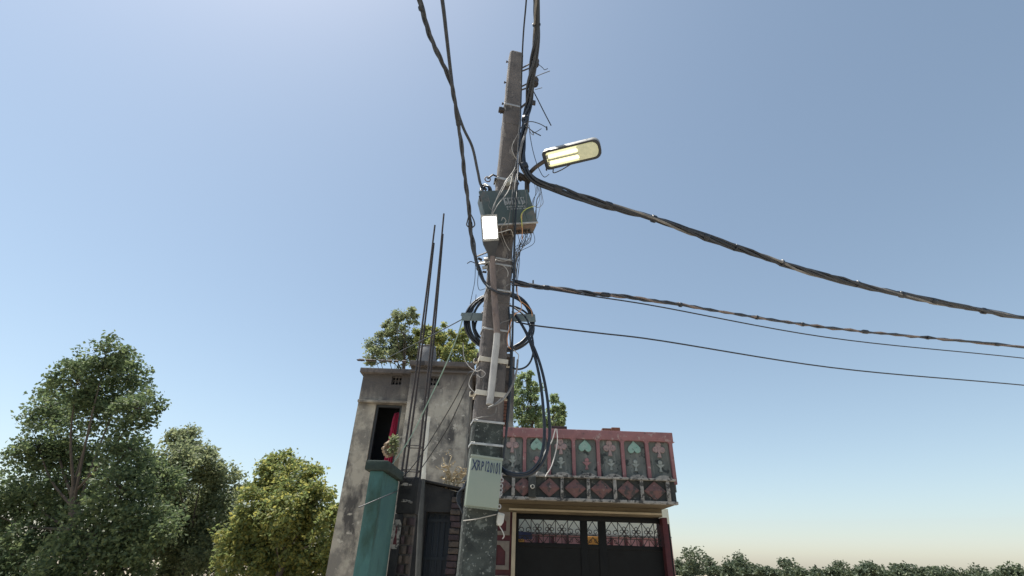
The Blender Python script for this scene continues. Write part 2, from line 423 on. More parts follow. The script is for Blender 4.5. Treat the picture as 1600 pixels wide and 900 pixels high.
# projecting ledge: slab, fascia with diamonds and little posts
ft, fb = zP(745.5, YF), zP(780.5, YF)
FX0, FX1 = xP(779, 763, YF), xP(1056, 763, YF)
MB().box((FX0, YF + .04, fb + .012), (FX1, YP + .30, ft - .012)).build('ledge_slab', M['fascia_dark'], house)
MB().box((FX0 - .01, YF - .03, ft - .014), (FX1 + .01, YP + .02, ft + .018)).build('ledge_top', M['whitewash'], house, bevel=.006)
MB().box((FX0 - .01, YF - .012, fb - .028), (FX1 + .01, YF + .10, fb + .02)).build('lower_rim', M['whitewash'], house, bevel=.008)
post_me = MB().box((-.028, -.014, fb + .021), (.028, .045, ft - .015)).mesh('fascia_post', bevel=.005); post_me.materials.append(M['whitewash'])
for p in (802, 878.5, 919.5, 961, 1003, 1044):
    piece('fascia_post', post_me, (xP(p, 763, YF), YF, 0), house)
hz, hx = (ft - fb) * .5 - .022, .185
dia_me = MB().add([(-hx, 0, 0), (0, 0, -hz), (hx, 0, 0), (0, 0, hz), (0, -.045, 0), (-hx, .03, 0), (0, .03, -hz), (hx, .03, 0), (0, .03, hz)],
                  [(0, 1, 4), (1, 2, 4), (2, 3, 4), (3, 0, 4), (5, 6, 1, 0), (6, 7, 2, 1), (7, 8, 3, 2), (8, 5, 0, 3)]).mesh('diamond_relief')
dia_me.materials.append(M['diamond'])
for p in (783, 818, 858.5, 899, 940, 982, 1023.5):
    piece('diamond_relief', dia_me, (xP(p, 763, YF), YF + .012, (ft + fb) / 2), house, rot=(0, random.uniform(-.02, .02), 0))
sx = xP(831.5, 763, YF)
b = MB().box((sx - .065, YF - .05, fb + .005), (sx + .065, YF + .045, ft - .016))
sp = b.build('drain_block', M['fascia_dark'], house, bevel=.02)
zz = (ft + fb) / 2
o = MB().tube([(sx, YF - .01, zz), (sx, YF - .15, zz - .015)], .034, 12).build('drain_spout', M['pvc'], house, smooth=.7)
MB().tube([(sx, YF - .10, zz - .009), (sx, YF - .152, zz - .0155)], .024, 10).build('spout_bore_shade', M['opening_shade'], o)  # dark disc on the solid spout, painted as its shaded bore
# soffit, beam, piers, gate opening
beam_b = zP(803.5, 9.58)
MB().box((FX0, YF + .105, fb - .020), (FX1, YG + .5, fb + .011)).build('soffit', M['soffit'], house)
MB().box((xP(770, 800, 9.6), 9.58, beam_b), (FX1 - .05, 9.98, fb - .022)).build('beam', M['soffit'], house, bevel=.008)
MB().box((xP(795, 800, 9.6), 9.555, beam_b + .03), (FX1 - .06, 9.579, beam_b + .065)).build('beam_moulding', M['cream'], house, bevel=.006)
jx0, jx1 = xP(799.5, 850, 9.6), xP(805.5, 850, 9.6)
MB().box((jx0, 9.56, 0), (jx1, 9.98, beam_b - .003)).build('door_jamb', M['cream'], house, bevel=.008)
px0 = xP(768, 850, 9.6)
MB().box((px0 - .35, 9.62, 0), (jx0 - .003, 10.0, fb - .025)).build('front_pier', M['maroon'], house)
for zl, zh in ((840, 803), (894, 849), (960, 903)):
    z0, z1 = zP(zl, 9.6), zP(zh, 9.6)
    xa, xb = xP(772, 850, 9.6), xP(796, 850, 9.6)
    w = .065
    o = MB()
    o.box((xa, 9.595, z0), (xb, 9.618, z0 + w)).box((xa, 9.595, z1 - w), (xb, 9.618, z1)).box((xb - w, 9.596, z0 + w), (xb, 9.618, z1 - w)).box((xa, 9.596, z0 + w), (xa + w * .7, 9.618, z1 - w))
    c = .10
    o.prism([(xb - w, z1 - w), (xb - w - c, z1 - w), (xb - w, z1 - w - c)], 9.597, 9.618)
    o.build('panel_border', M['taupe'], house)
MB().box((xP(1047, 850, 9.6), 9.60, 0), (FX1 - .06, 10.0, beam_b - .003)).build('end_pier', M['maroon'], house, bevel=.01)
# yard seen through the grille
YB = 14.0
MB().box((px0 - .5, YB, 0), (xz(1050, 850, YB)[0], YB + .2, 3.0)).build('yard_wall', M['yard_cream'], house)
MB().box((px0 - .4, YB - .6, 0), (xz(1050, 850, YB - .6)[0], YB - .45, xz(870, 836, YB - .6)[1])).build('yard_parapet', M['yard_pink'], house)
MB().box((px0 - .4, YB - .63, xz(870, 835.5, YB - .6)[1] + .003), (xz(1050, 850, YB - .6)[0], YB - .42, xz(870, 832.5, YB - .6)[1])).build('yard_coping', M['whitewash'], house)
for k in range(10):
    x = xP(815, 850, YB) + k * .36
    MB().box((x, YB - .66, .8), (x + .05, YB - .603, xz(870, 836, YB - .6)[1] - .02)).build('yard_mullion', M['maroon'], house)
tp = [xz(800, 828, 12.5), xz(832, 833, 12.5), xz(832, 842, 12.5), xz(800, 845, 12.5)]
MB().prism(tp[::-1], 12.5, 12.56).build('blue_sheet', M['yard_blue'], house)
for a, bb, t in ((808, 819, 842), (914, 938, 838)):
    xa, z1 = xz(a, t, 11.5); xb, _ = xz(bb, t, 11.5)
    MB().box((xa, 11.5, .3), (xb, 11.56, z1)).build('orange_panel', M['yard_orange'], house, bevel=.01)
MB().box((px0 - .5, 10.0, 0), (px0 - .3, YB, 3.0)).build('side_wall', M['cement'], house)

# bricks lying on the parapet
for (a, bb, lab, mm, hgt) in ((862, 886, 'dark sooty brick lying on the parapet near the hanging loop of cable', 'brick_dark', .062),
                              (941, 955, 'left one of the two orange bricks side by side on the parapet', 'brick', .052),
                              (955.5, 969, 'right and taller of the two orange bricks on the parapet', 'brick', .072)):
    xa, xb = xP(a, 668), xP(bb, 668)
    tag(MB().box((xa, YP + .0, zt + .001), (xb, YP + .13, zt + hgt)).build('brick', M[mm], bevel=.012), lab, 'brick', 'loose bricks on the parapet')

# ------------------------------------------------------------------ gate
gate = thing('gate', (xP(925, 850, YG), YG, 0), 'black steel gate with wrought-iron scroll grille under the balcony', 'gate')
gx = lambda p: xz(p, 830, YG)[0]
gz = lambda y, p=860: xz(p, y, YG)[1]
gt = beam_b - .006
za, zb = gz(848.5), gz(812.5)
b = MB()
gl, gr = jx1 + .004, xP(1046.5, 850, 9.6)
b.box((gl, YG - .03, zb), (gr, YG + .03, gt))
b.build('top_frame', M['gate_black'], gate, bevel=.004)
MB().box((gl, YG - .03, za - .07), (gr, YG + .03, za)).build('middle_rail', M['gate_black'], gate, bevel=.004)
for a, bb in ((805.6, 810.5), (906.5, 917.5), (934.5, 946.5), (1041, 1046)):
    MB().box((gx(a), YG - .034, .08), (gx(bb), YG + .034, zb - .001)).build('gate_post', M['gate_black'], gate, bevel=.004)
for a, bb in ((810.5, 906.5), (917.5, 934.5), (946.5, 1041)):
    MB().box((gx(a), YG - .012, .08), (gx(bb), YG + .012, za - .071)).build('sheet_panel', M['gate_black'], gate)
cell = (gx(906.5) - gx(810.5)) / 5
ch = zb - za
fl = MB()
for k in range(4):
    a0 = k * math.pi / 2
    pts = []
    for t in range(13):
        a = 2 * math.pi * t / 12
        u, w = .016 + .030 * (1 - math.cos(a)), .026 * math.sin(a)
        pts.append((u * math.cos(a0) - w * math.sin(a0), 0, u * math.sin(a0) + w * math.cos(a0)))
    fl.tube(pts[:-1], .0065, 5, closed=True)
fl.lathe([(.022, -.01), (.024, 0), (.022, .01)], 8, Matrix.Rotation(math.pi / 2, 4, 'X'))
fl_me = fl.mesh('flower_ornament', smooth=.8); fl_me.materials.append(M['gate_iron'])
sc = MB(); pts = []
for t in range(26):
    a = t / 25 * 2.1 * math.pi
    r = .052 - .040 * t / 25
    pts.append((r * math.cos(a), 0, r * math.sin(a)))
sc.tube(pts, .0065, 5)
sc_me = sc.mesh('scroll_ornament', smooth=.8); sc_me.materials.append(M['gate_iron'])
def bar(p, q, r=.0068):
    MB().tube([p, q], r, 6).build('grille_bar', M['gate_iron'], gate, smooth=.8)
def gcell(x0, w, kind):
    x1, xc, y = x0 + w, x0 + w / 2, YG
    zc = za + ch * .60
    if kind == 'f':
        piece('flower_ornament', fl_me, (xc, y - .012, zc), gate, scale=(w / .22, 1, w / .22))
        for sx_ in (-1, 1):
            bar((xc + sx_ * .02, y, zc + .03), (xc + sx_ * w * .48, y, zb))
            bar((xc + sx_ * .02, y, zc - .03), (xc + sx_ * w * .48, y, zc - w * .48))
            bar((xc + sx_ * w * .46, y + .006, za), (xc + sx_ * .02, y + .006, zc - w * .52))
        bar((xc, y + .004, za), (xc, y + .004, zc - .08))
    else:
        for sx_ in (-1, 1):
            bar((xc, y, zb), (xc + sx_ * w * .46, y, zc + .01))
            o = piece('scroll_ornament', sc_me, (xc + sx_ * w * .26, y - .01, zc - .03), gate, scale=(sx_ * w / .22, 1, w / .22))
            bar((xc + sx_ * w * .46, y + .003, za + .01), (xc, y + .003, zc - .11))
            piece('scroll_ornament', sc_me, (xc + sx_ * w * .26, y - .01, za + .06), gate, scale=(sx_ * w / .26, 1, -w / .26))
for i, kd in enumerate('sfffs'):
    gcell(gx(810.5) + i * cell, cell, kd)
    if i: bar((gx(810.5) + i * cell, YG, za), (gx(810.5) + i * cell, YG, zb))
bar((gx(810.5), YG + .008, za + ch * .28), (gx(906.5), YG + .008, za + ch * .28))
gcell(gx(917.5), gx(934.5) - gx(917.5), 's')
for i, kd in enumerate('sfffs'):
    w2 = (gx(1041) - gx(946.5)) / 5
    gcell(gx(946.5) + i * w2, w2, kd)
    if i: bar((gx(946.5) + i * w2, YG, za), (gx(946.5) + i * w2, YG, zb))
bar((gx(946.5), YG + .008, za + ch * .28), (gx(1041), YG + .008, za + ch * .28))

# ================================================================== cement house (left)
YA, YR = 10.2, 10.75                                   # projecting bay, recessed part
zA = lambda y, px=680, Y=YA: xz(px, y, Y)[1]
ch_ = thing('cement_house', (xz(650, 800, YA)[0], YA, 0), 'unpainted cement-rendered house with stained walls and curtained opening', 'house')
rt = zA(572)
bx0, bx1 = xz(633, 650, YA)[0], xz(731, 650, YA)[0]
lx0 = xz(556, 650, YR)[0]
vz0, vz1 = zA(602.5), zA(588)
vx0, vx1 = xz(671, 595, YA)[0], xz(686.5, 595, YA)[0]
zs = zA(607)                                            # stained band boundary
D = .25
w = MB().box((bx0, YA, 0), (bx1, YA + 5, zs - .0))
w.build('bay_wall', M['cement'], ch_, bevel=.015)
w = MB().box((bx0, YA, zs), (vx0, YA + D, rt)).box((vx1, YA, zs), (bx1, YA + D, rt)).box((vx0, YA, vz1), (vx1, YA + D, rt)).box((vx0, YA + D - .02, zs), (vx1, YA + D, vz1))
if vz0 > zs: w.box((vx0, YA, zs), (vx1, YA + D - .021, vz0))
w.build('bay_wall_top', M['cement_stain'], ch_)
MB().box((bx0, YA + D + .001, zs + .002), (bx1, YA + 5, rt)).build('bay_mass', M['cement_stain'], ch_)
def lattice(name, x0, x1, z0, z1, y, par):
    b = MB(); r = .012; n = 3
    b.box((x0, y, z0), (x1, y + .03, z0 + .02)).box((x0, y, z1 - .02), (x1, y + .03, z1))
    for i in range(n + 1):
        x = x0 + (x1 - x0) * i / n
        b.box((x - r, y + .004, z0 + .02), (x + r, y + .026, z1 - .02))
    for i in range(n):
        for j in range(2):
            cx, cz = x0 + (x1 - x0) * (i + .5) / n, z0 + (z1 - z0) * (j + .5) / 2
            rr_ = min(x1 - x0, z1 - z0) / 5.2
            b.tube([(cx + rr_ * math.cos(a), y + .014, cz + rr_ * math.sin(a)) for a in [k * math.pi / 4 for k in range(8)]], .010, 4, closed=True)
    b.build(name, M['cement_dark'], par)
    MB().box((x0 + .002, y + .12, z0 + .002), (x1 - .002, y + .14, z1 - .002)).build('vent_shadow', M['opening_shade'], par)
lattice('lattice_vent', vx0 + .003, vx1 - .003, max(vz0, zs) + .003, vz1 - .003, YA + .05, ch_)
# recessed part with the curtained opening
zR = lambda y, px=610: xz(px, y, YR)[1]
ox0, ox1, oz0, oz1 = xz(583, 660, YR)[0], xz(624.5, 660, YR)[0], zR(728), zR(632)
ux0, ux1, uz0, uz1 = xz(612, 594, YR)[0], xz(627.5, 594, YR)[0], zR(601), zR(587)
rx1 = bx0 + .004
w = MB()
w.box((lx0, YR, 0), (rx1, YR + D, oz0)).box((lx0, YR, oz0), (ox0, YR + D, oz1)).box((ox1, YR, oz0), (rx1, YR + D, oz1))
w.box((lx0, YR, oz1), (rx1, YR + D, uz0)).box((lx0, YR, uz0), (ux0, YR + D, uz1)).box((ux1, YR, uz0), (rx1, YR + D, uz1)).box((lx0, YR, uz1), (rx1, YR + D, rt - .05))
w.build('recessed_wall', M['cement'], ch_)
MB().box((lx0, YR + D + .6, 0), (bx0 - .02, YR + 5, rt - .05)).build('rear_mass', M['opening_shade'], ch_)  # solid block coloured near-black in place of the unlit room behind
MB().box((lx0 - .01, YR + .02, 0), (lx0 + .2, YR + 5, rt - .051)).build('gable_wall', M['cement'], ch_)
lattice('lattice_vent', ux0 + .003, ux1 - .003, uz0 + .003, uz1 - .003, YR + .05, ch_)
MB().box((lx0, YR - .10, oz1 + .01), (ox1 + .12, YR - .001, oz1 + .07)).build('lintel_ledge', M['cement'], ch_, bevel=.015)
fr = MB()
fr.box((ox0, YR + .05, oz0), (ox0 + .05, YR + .12, oz1)).box((ox1 - .05, YR + .05, oz0), (ox1, YR + .12, oz1)).box((ox0 + .05, YR + .05, oz1 - .05), (ox1 - .05, YR + .12, oz1))
fr.build('window_frame', M['frame_dark'], ch_)
cx0, cx1 = xz(604, 690, YR)[0], xz(621, 690, YR)[0]
b = MB(); vs, fs = [], []
nx, nz = 26, 12
ztop = zR(641)
for j in range(nz + 1):
    v = j / nz
    for i in range(nx + 1):
        u = i / nx
        sh = .5 + (u - .5) * (.55 + .45 * v ** .5)
        vs.append((cx0 + (cx1 - cx0) * sh - .04 * v, YR + .16 + .03 * math.sin(u * 26 + .6 * v), ztop + (oz0 - .2 - ztop) * v - .05 * abs(u - .5) * (1 - v)))
for j in range(nz):
    for i in range(nx):
        a = j * (nx + 1) + i
        fs.append((a, a + nx + 1, a + nx + 2, a + 1))
b.add(vs, fs)
cu = b.build('curtain', M['curtain'], ch_, smooth=1.5)
sm = cu.modifiers.new('thick', 'SOLIDIFY'); sm.thickness = .012
# copings
MB().box((lx0 - .06, YR - .14, rt - .048), (bx1 + .55, YA + 5.2, rt + .06)).build('roof_slab', M['cement_dark'], ch_, bevel=.012)
MB().box((bx0 - .03, YA - .16, rt + .002 - .05), (bx1 + .06, YR - .141, rt + .06)).build('coping', M['cement_dark'], ch_, bevel=.012)
MB().box((bx0 - .02, YA - .07, zA(583)), (bx1 + .05, YA - .001, zA(579.5))).build('string_course', M['cement_stain'], ch_, bevel=.012)
pbase = MB()
for k in range(60):                                      # broken mortar crumbs along the roof edge
    x = random.uniform(lx0, bx1 + .3); s = random.uniform(.015, .05)
    pbase.add([(x - s, YA - .10, rt + .058), (x + s, YA - .10, rt + .058), (x + s * .7, YA + .02, rt + .058), (x - s, YA + .0, rt + .058), (x - s * .4, YA - .05, rt + .06 + s * .8), (x + s * .5, YA - .05, rt + .06 + s * .7)],
              [(0, 1, 5, 4), (1, 2, 5), (2, 3, 4, 5), (3, 0, 4)])
o = pbase.build('mortar_crumbs', M['cement_dark'], ch_); o['kind'] = 'stuff'
# rear wing of bare brick behind the pole
wx0, wx1 = bx1 + .02, xz(797, 620, 11.3)[0]
wing_t = xz(795, 560, 11.3)[1]
MB().box((wx0, 11.3, 0), (wx1, 13.5, wing_t)).build('brick_wing', M['brick_grime'], ch_)
zc = xz(795, 690, 11.3)[1]; k = 0
bw = MB().box((0, -.02, 0), (.22, .05, .068)).mesh('brick', bevel=.006, seg=1); bw.materials.append(M['brick'])
x_left = xz(783, 640, 11.3)[0]
while zc < xz(795, 622, 11.3)[1]:
    piece('brick', bw, (wx1 - .262 - (k % 2) * .11, 11.3, zc), ch_)
    piece('brick', bw, (wx1 - .03 - (k % 2) * .11 if k % 2 else wx1 - .494, 11.3, zc), ch_, scale=(.36, 1, 1) if k % 2 else None)
    zc += .08; k += 1
MB().box((wx1 - .02, 11.24, 0), (wx1 + .09, 11.6, wing_t + .03)).build('plaster_edge', M['cement'], ch_, bevel=.01)
MB().box((wx0, 11.2, wing_t + .001), (wx1 - .03, 13.5, wing_t + .09)).build('wing_coping', M['cement_dark'], ch_, bevel=.01)

# water tank on the roof
tx, _ = xz(667, 560, 11.6)
ztk = xz(667, 541, 11.6)[1]
zt0 = rt + .06
tank = thing('water_tank', (tx, 11.6, zt0), 'round grey cement water tank with domed lid on the roof', 'water tank')
T = Matrix.Translation((tx, 11.6, zt0))
h = max(ztk - zt0, .3)
MB().lathe([(.24, 0), (.25, .03), (.25, h * .28), (.235, h * .3)], 20, T).build('base_ring', M['tank_red'], tank, smooth=.6)
MB().lathe([(.232, h * .3), (.245, h * .42), (.235, h * .72), (.215, h * .86), (.19, h * .93)], 20, T).build('tank_shell', M['tank'], tank, smooth=.8)
MB().lathe([(.20, h * .931), (.20, h * .96), (.12, h), (.01, h * 1.02)], 20, T).build('lid', M['cement_dark'], tank, smooth=.6)

# white downpipe
YW = 7.55
dp = thing('downpipe', (xz(655, 900, YW - .12)[0], YW - .12, 0), 'white plastic drainpipe rising beside the bare steel bars', 'pipe')
p0, p1, p2 = at(668, 655, YW - .12), at(661, 742, YW - .12), at(653, 905, YW - .12)
p2.x += (p2 - p1).x * .0; base = V((p2.x, p2.y, 0.02))
MB().tube([p0, p1], .036, 14).build('upper_pipe', M['pvc'], dp, smooth=.8)
MB().tube([p0 + V((0, 0, -.03)), p0 + V((0, 0, .035))], .043, 14).build('socket', M['pvc'], dp, smooth=.8)
MB().tube([p1 + V((0, 0, .03)), p1 + V((0, 0, -.06))], .044, 14).build('coupling', M['pvc'], dp, smooth=.8)
MB().tube([p1 + V((0, 0, -.061)), p2, base], .040, 14).build('lower_pipe', M['pvc_grey'], dp, smooth=.8)

# soot-black front wall with steel door
fw = thing('front_wall', (xz(690, 900, YW)[0], YW, 0), 'soot-black plastered wall around a dark blue steel door', 'wall')
zW = lambda y, px: xz(px, y, YW)[1]
wx = lambda p, y=800: xz(p, y, YW)[0]
xa, xb, xc_, xd = wx(644), wx(666), wx(707), wx(721)
dt = zW(800, 690)
MB().prism([(xa, 0), (xb, 0), (xb, zW(756.5, 666)), (xa, zW(750, 646))], YW, YW + .25).build('wall_left', M['dark_wall'], fw)
MB().prism([(xb + .001, dt), (xc_, dt), (xc_, zW(767, 708)), (xb + .001, zW(756.5, 666))], YW, YW + .25).build('wall_over_door', M['dark_wall'], fw)
MB().prism([(xc_ + .001, 0), (xd + .3, 0), (xd + .3, zW(771, 724)), (xc_ + .001, zW(767, 708))], YW + .04, YW + .25).build('wall_right', M['dark_wall'], fw)
cope = [(xa - .02, zW(750, 646)), (xd + .32, zW(772, 724)), (xd + .32, zW(768.5, 724)), (xa - .02, zW(746.5, 646))]
MB().prism(cope, YW - .06, YW + .30).build('coping', M['dark_wall'], fw, bevel=.01)
door = MB().box((xb + .003, YW + .14, .02), (xc_ - .003, YW + .18, dt - .004)).build('door', M['door_blue'], fw)
nb = 5
for k in range(nb):
    x = xb + (xc_ - xb) * (k + .5) / nb
    MB().box((x - .012, YW + .122, .05), (x + .012, YW + .1395, dt - .03)).build('door_rib', M['door_blue'], door, bevel=.004)
for z in (1.0, 1.62, dt - .12):
    MB().box((xb + .01, YW + .115, z), (xc_ - .01, YW + .1215, z + .04)).build('door_rail', M['door_blue'], door)
bmes = []
for mm in ('brick_grime', 'brick_dark', 'brick'):
    q = MB().box((0, 0, 0), (.13, .11, .07)).mesh('brick', bevel=.008, seg=1); q.materials.append(M[mm]); bmes.append(q)
z, k = 0.02, 0
while z < zW(770, 712) - .07:
    piece('brick', bmes[random.choice((0, 1, 1, 1))], (xc_ - .015 + random.uniform(-.012, .012), YW - .075 + random.uniform(-.015, .01), z), fw, rot=(0, 0, random.uniform(-.08, .08)))
    z += .08; k += 1

# ------------------------------------------------------------------ unfinished brick pillar with bars
YC = 6.0
cX = (xz(620, 790, YC)[0] + xz(650, 790, YC)[0]) / 2
ctop = xz(638, 745, YC)[1]
wC = xz(650, 790, YC)[0] - xz(620, 790, YC)[0]
pil = thing('brick_pillar', (cX, YC + .12, 0), 'unfinished blackened brick pillar with long bare steel bars on top', 'pillar')
xl, xr = cX - wC / 2, cX + wC / 2
MB().box((xl + .014, YC + .014, 0), (xr - .014, YC + wC - .014, ctop - .10)).build('mortar_core', M['mortar'], pil)
MB().box((xl - .006, YC - .008, xz(635, 803, YC)[1]), (xr + .004, YC + wC + .006, ctop)).build('plaster_cap', M['dark_wall'], pil, bevel=.02)
MB().box((xl - .006, YC - .010, 0), (xl + wC * .40, YC + .013, xz(635, 803, YC)[1] - .002)).build('plaster_strip', M['dark_wall'], pil, bevel=.008)
blks = []
for mm in ('brick_grime', 'brick_dark', 'brick_grime'):
    q = MB().box((0, 0, 0), (1, .115, .078)).mesh('brick', bevel=.011, seg=2); q.materials.append(M[mm]); blks.append(q)
z, k = 0.01, 0
zcap = xz(635, 803, YC)[1]
while z < zcap - .08:
    cut = .62 if k % 2 else .78
    piece('brick', blks[k % 3], (xl + wC * .405, YC + random.uniform(-.008, .004), z), pil, scale=(wC * (cut - .42), 1, 1))
    piece('brick', blks[(k + 1) % 3], (xl + wC * cut, YC + random.uniform(-.008, .006), z), pil, scale=(wC * (.99 - cut), 1, 1))
    z += .092; k += 1
# painted white lozenge with a small dark figure
zc0, zc1 = xz(618, 858, YC)[1], xz(622, 812, YC)[1]
mx_ = xl + wC * .165
hgt = zc1 - zc0; hw_ = .046
loz = [(-hw_ * .6, 0), (hw_ * .6, 0), (hw_, .05), (hw_, hgt - .05), (hw_ * .5, hgt), (-hw_ * .5, hgt), (-hw_, hgt - .05), (-hw_, .05)]
o = MB().prism(loz, YC - .0145, YC - .0105, Matrix.Translation((mx_, 0, zc0))).build('painted_lozenge', M['whitewash'], pil)
fig = [(-.020, .05), (.020, .05), (.016, .11), (.006, .16), (.013, .19), (.004, .25), (0, .28), (-.004, .25), (-.013, .19), (-.006, .16), (-.016, .11)]
fig = [(x, zz_ * hgt / .33) for x, zz_ in fig]
MB().prism(fig, YC - .0165, YC - .015, Matrix.Translation((mx_, 0, zc0))).build('painted_figure', M['maroon'], o)
for j, (pxx, pyy, ww) in enumerate(((634, 757, .12), (636, 783, .13))):     # lime drips
    q = at(pxx, pyy, YC - .012); b = MB()
    for i in range(16):
        s = random.uniform(.005, .012); x = q.x + random.uniform(-ww, ww) * .5; z_ = q.z - (x - q.x) * .12 + random.uniform(-.012, .012)
        b.prism([(x - s * 1.6, z_ - s * .5), (x + s * 1.4, z_ - s * .4), (x + s * 1.7, z_ + s * .4), (x - s * 1.3, z_ + s * .6)], YC - .014 - i * .0002, YC - .004)
    b.build('lime_smear', M['whitewash'], pil)
# bars: four, in lapped pairs
bars = [((626.5, 745), (679.5, 352), YC + .05), ((633, 745), (678.0, 380), YC + .20), ((650.5, 745), (693.5, 334), YC + .05), ((656, 748), (692, 366), YC + .20)]
bends = []
for (ax, ay), (bx_, by_), y in bars:
    a_ = at(ax, ay, y); b_ = at(bx_, by_, y + .10)
    pts = [a_.lerp(b_, t) + V((.012 * math.sin(3.1 * t), 0, 0)) for t in [i / 10 for i in range(11)]]
    pts.insert(0, V((a_.x, a_.y, ctop - .3)))
    MB().tube(pts, .0135, 7).build('reinforcing_bar', M['steel_bar'], pil, smooth=.8)
    bends.append(pts)
for yy in (697, 735):
    zz_ = at(640, yy, YC + .1).z
    def on(pts):
        for i in range(len(pts) - 1):
            if pts[i].z <= zz_ <= pts[i + 1].z:
                return pts[i].lerp(pts[i + 1], (zz_ - pts[i].z) / (pts[i + 1].z - pts[i].z))
        return pts[1]
    c4 = [on(bends[i]) for i in (0, 1, 3, 2)]
    MB().tube(c4, .0055, 5, closed=True).build('stirrup', M['steel_bar'], pil)

# ------------------------------------------------------------------ teal wall
tw = thing('teal_wall', (xz(600, 850, 5.4)[0], 5.4, 0), 'short teal-painted wall with dark mossy coping at the left', 'wall')
far, near = at(627, 742, 5.95), at(557, 690, 5.0)
far_x, near_x = at(613, 830, 5.95).x, at(575, 830, 5.0).x
A0n = at(585, 830, 5.25).x
A0, A1 = V((far_x - .005, 5.97, 0)), V((A0n, 5.25, 0))
ztw = at(620, 752, 5.95).z
zt_near = ztw
dv = (A1 - A0).normalized(); nv = V((-dv.y, dv.x, 0)); 
if nv.x < 0: nv = -nv
def wallprism(z0, z1, off0, off1, e0=0, e1=0):
    p, q = A0 - dv * e0, A1 + dv * e1
    c = [p + nv * off0, q + nv * off0, q + nv * off1, p + nv * off1]
    vs = [(v.x, v.y, z0) for v in c] + [(v.x, v.y, z1) for v in c]
    return MB().add(vs, [(0, 3, 2, 1), (4, 5, 6, 7), (0, 1, 5, 4), (1, 2, 6, 5), (2, 3, 7, 6), (3, 0, 4, 7)])
wallprism(0, ztw, -.14, 0).build('wall_face', M['teal'], tw, bevel=.012)
wallprism(ztw + .001, ztw + .10, -.19, .05, .0, .04).build('coping', M['teal_dark'], tw, bevel=.02)
# ================================================================== utility pole
PA, PT = at(743, 900, 3.95), at(806.5, 84, 3.98)
AX = (PT - PA).normalized()
PB = PA - AX * (PA.z / AX.z)
PLEN = (PT - PB).length
yaw = math.radians(12)
TX = V((math.cos(yaw), math.sin(yaw), 0)); TX = (TX - AX * TX.dot(AX)).normalized()
NB = AX.cross(TX).normalized()                     # points away from the camera
if NB.y < 0: NB = -NB
PM = frameM(PB, TX, NB, AX)
hwid = lambda z: (.270 + (.178 - .270) * z / PLEN) / 2
hdep = lambda z: (.150 + (.110 - .150) * z / PLEN) / 2
def onp(px, py, off=0.0):
    """world point where the sight line meets the pole's own plane, moved off metres to the street side"""
    d = ray(px, py); p0 = PB - NB * off
    return CAM + d * ((p0 - CAM).dot(NB) / d.dot(NB))
def zpole(px, py): return (onp(px, py, .06) - PB).dot(AX)

pole = thing('utility_pole', PB, 'tall tapering concrete utility pole leaning slightly with tarred foot', 'utility pole')
def shaft(z0, z1, grow, name, mt, roundtop=False, n=30):
    b = MB(); c = .016; rows = []
    zs_ = [z0 + (z1 - z0) * i / n for i in range(n + 1)]
    prof = [(z, 1.0) for z in zs_]
    if roundtop:
        prof = [(z, 1.0) for z in zs_[:-1]] + [(z1 - .06, 1.0), (z1 - .03, .93), (z1 - .01, .78), (z1, .55)]
        prof = sorted(set(prof))
    vs, fs = [], []
    for z, s in prof:
        hw_, hd = hwid(z) * s + grow, hdep(z) * s + grow
        for x, y in ((-hw_ + c, -hd), (hw_ - c, -hd), (hw_, -hd + c), (hw_, hd - c), (hw_ - c, hd), (-hw_ + c, hd), (-hw_, hd - c), (-hw_, -hd + c)):
            j = random.uniform(-.0022, .0022)
            vs.append((x + j, y + random.uniform(-.001, .001), z))
    for i in range(len(prof) - 1):
        for j in range(8):
            fs.append((i * 8 + j, i * 8 + (j + 1) % 8, i * 8 + 8 + (j + 1) % 8, i * 8 + 8 + j))
    fs.append(tuple(range(7, -1, -1))); k = (len(prof) - 1) * 8
    fs.append(tuple(k + j for j in range(8)))
    b.add(vs, fs, PM)
    return b.build(name, mt, pole, smooth=.5)
ztar = zpole(762, 660)
shaft(ztar, PLEN, 0, 'shaft', M['pole'], True, 50)
shaft(0.0, ztar - .001, .002, 'tarred_foot', M['tar'], False, 26)
def band(px, py, hgt, mt, proud=.006, bolts=True, ear=.035, name='clamp_band'):
    z = zpole(px, py); a, d = hwid(z) + proud, hdep(z) + proud
    b = MB(); t = .005
    b.box((-a, -d, z - hgt / 2), (a, -d + t, z + hgt / 2), PM).box((-a, d - t, z - hgt / 2), (a, d, z + hgt / 2), PM)
    b.box((-a, -d + t, z - hgt / 2), (-a + t, d - t, z + hgt / 2), PM).box((a - t, -d + t, z - hgt / 2), (a, d - t, z + hgt / 2), PM)
    if ear:
        for s in (-1, 1):
            b.box((min(s * a, s * (a + ear)), -.012, z - hgt / 2 + .002), (max(s * a, s * (a + ear)), .012, z + hgt / 2 - .002), PM)
    o = b.build(name, mt, pole, bevel=.0015, seg=1)
    if bolts and ear:
        for s in (-1, 1):
            p = PM @ V((s * (a + ear * .6), 0, z))
            MB().tube([p - NB * .045, p - NB * .03, p + NB * .05], [.014, .014, .008], 6).build('clamp_bolt', M['bolt'], o)
    return o
band(800, 164, .028, M['strap'], ear=.0)
band(793, 281, .030, M['strap'], ear=.02)
band(784, 405, .018, M['strap'], ear=.03)
band(783, 414, .020, M['strap'], ear=.03)
band(781, 454, .018, M['strap'], ear=.0)
band(776, 516, .018, M['strap'], ear=.0)
band(774, 564, .042, M['band'], ear=.035, proud=.010)
band(768, 616, .042, M['band'], ear=.040, proud=.010)
band(762, 659.5, .018, M['strap'], ear=.0, proud=.008)
band(760, 695, .018, M['strap'], ear=.0, proud=.008)
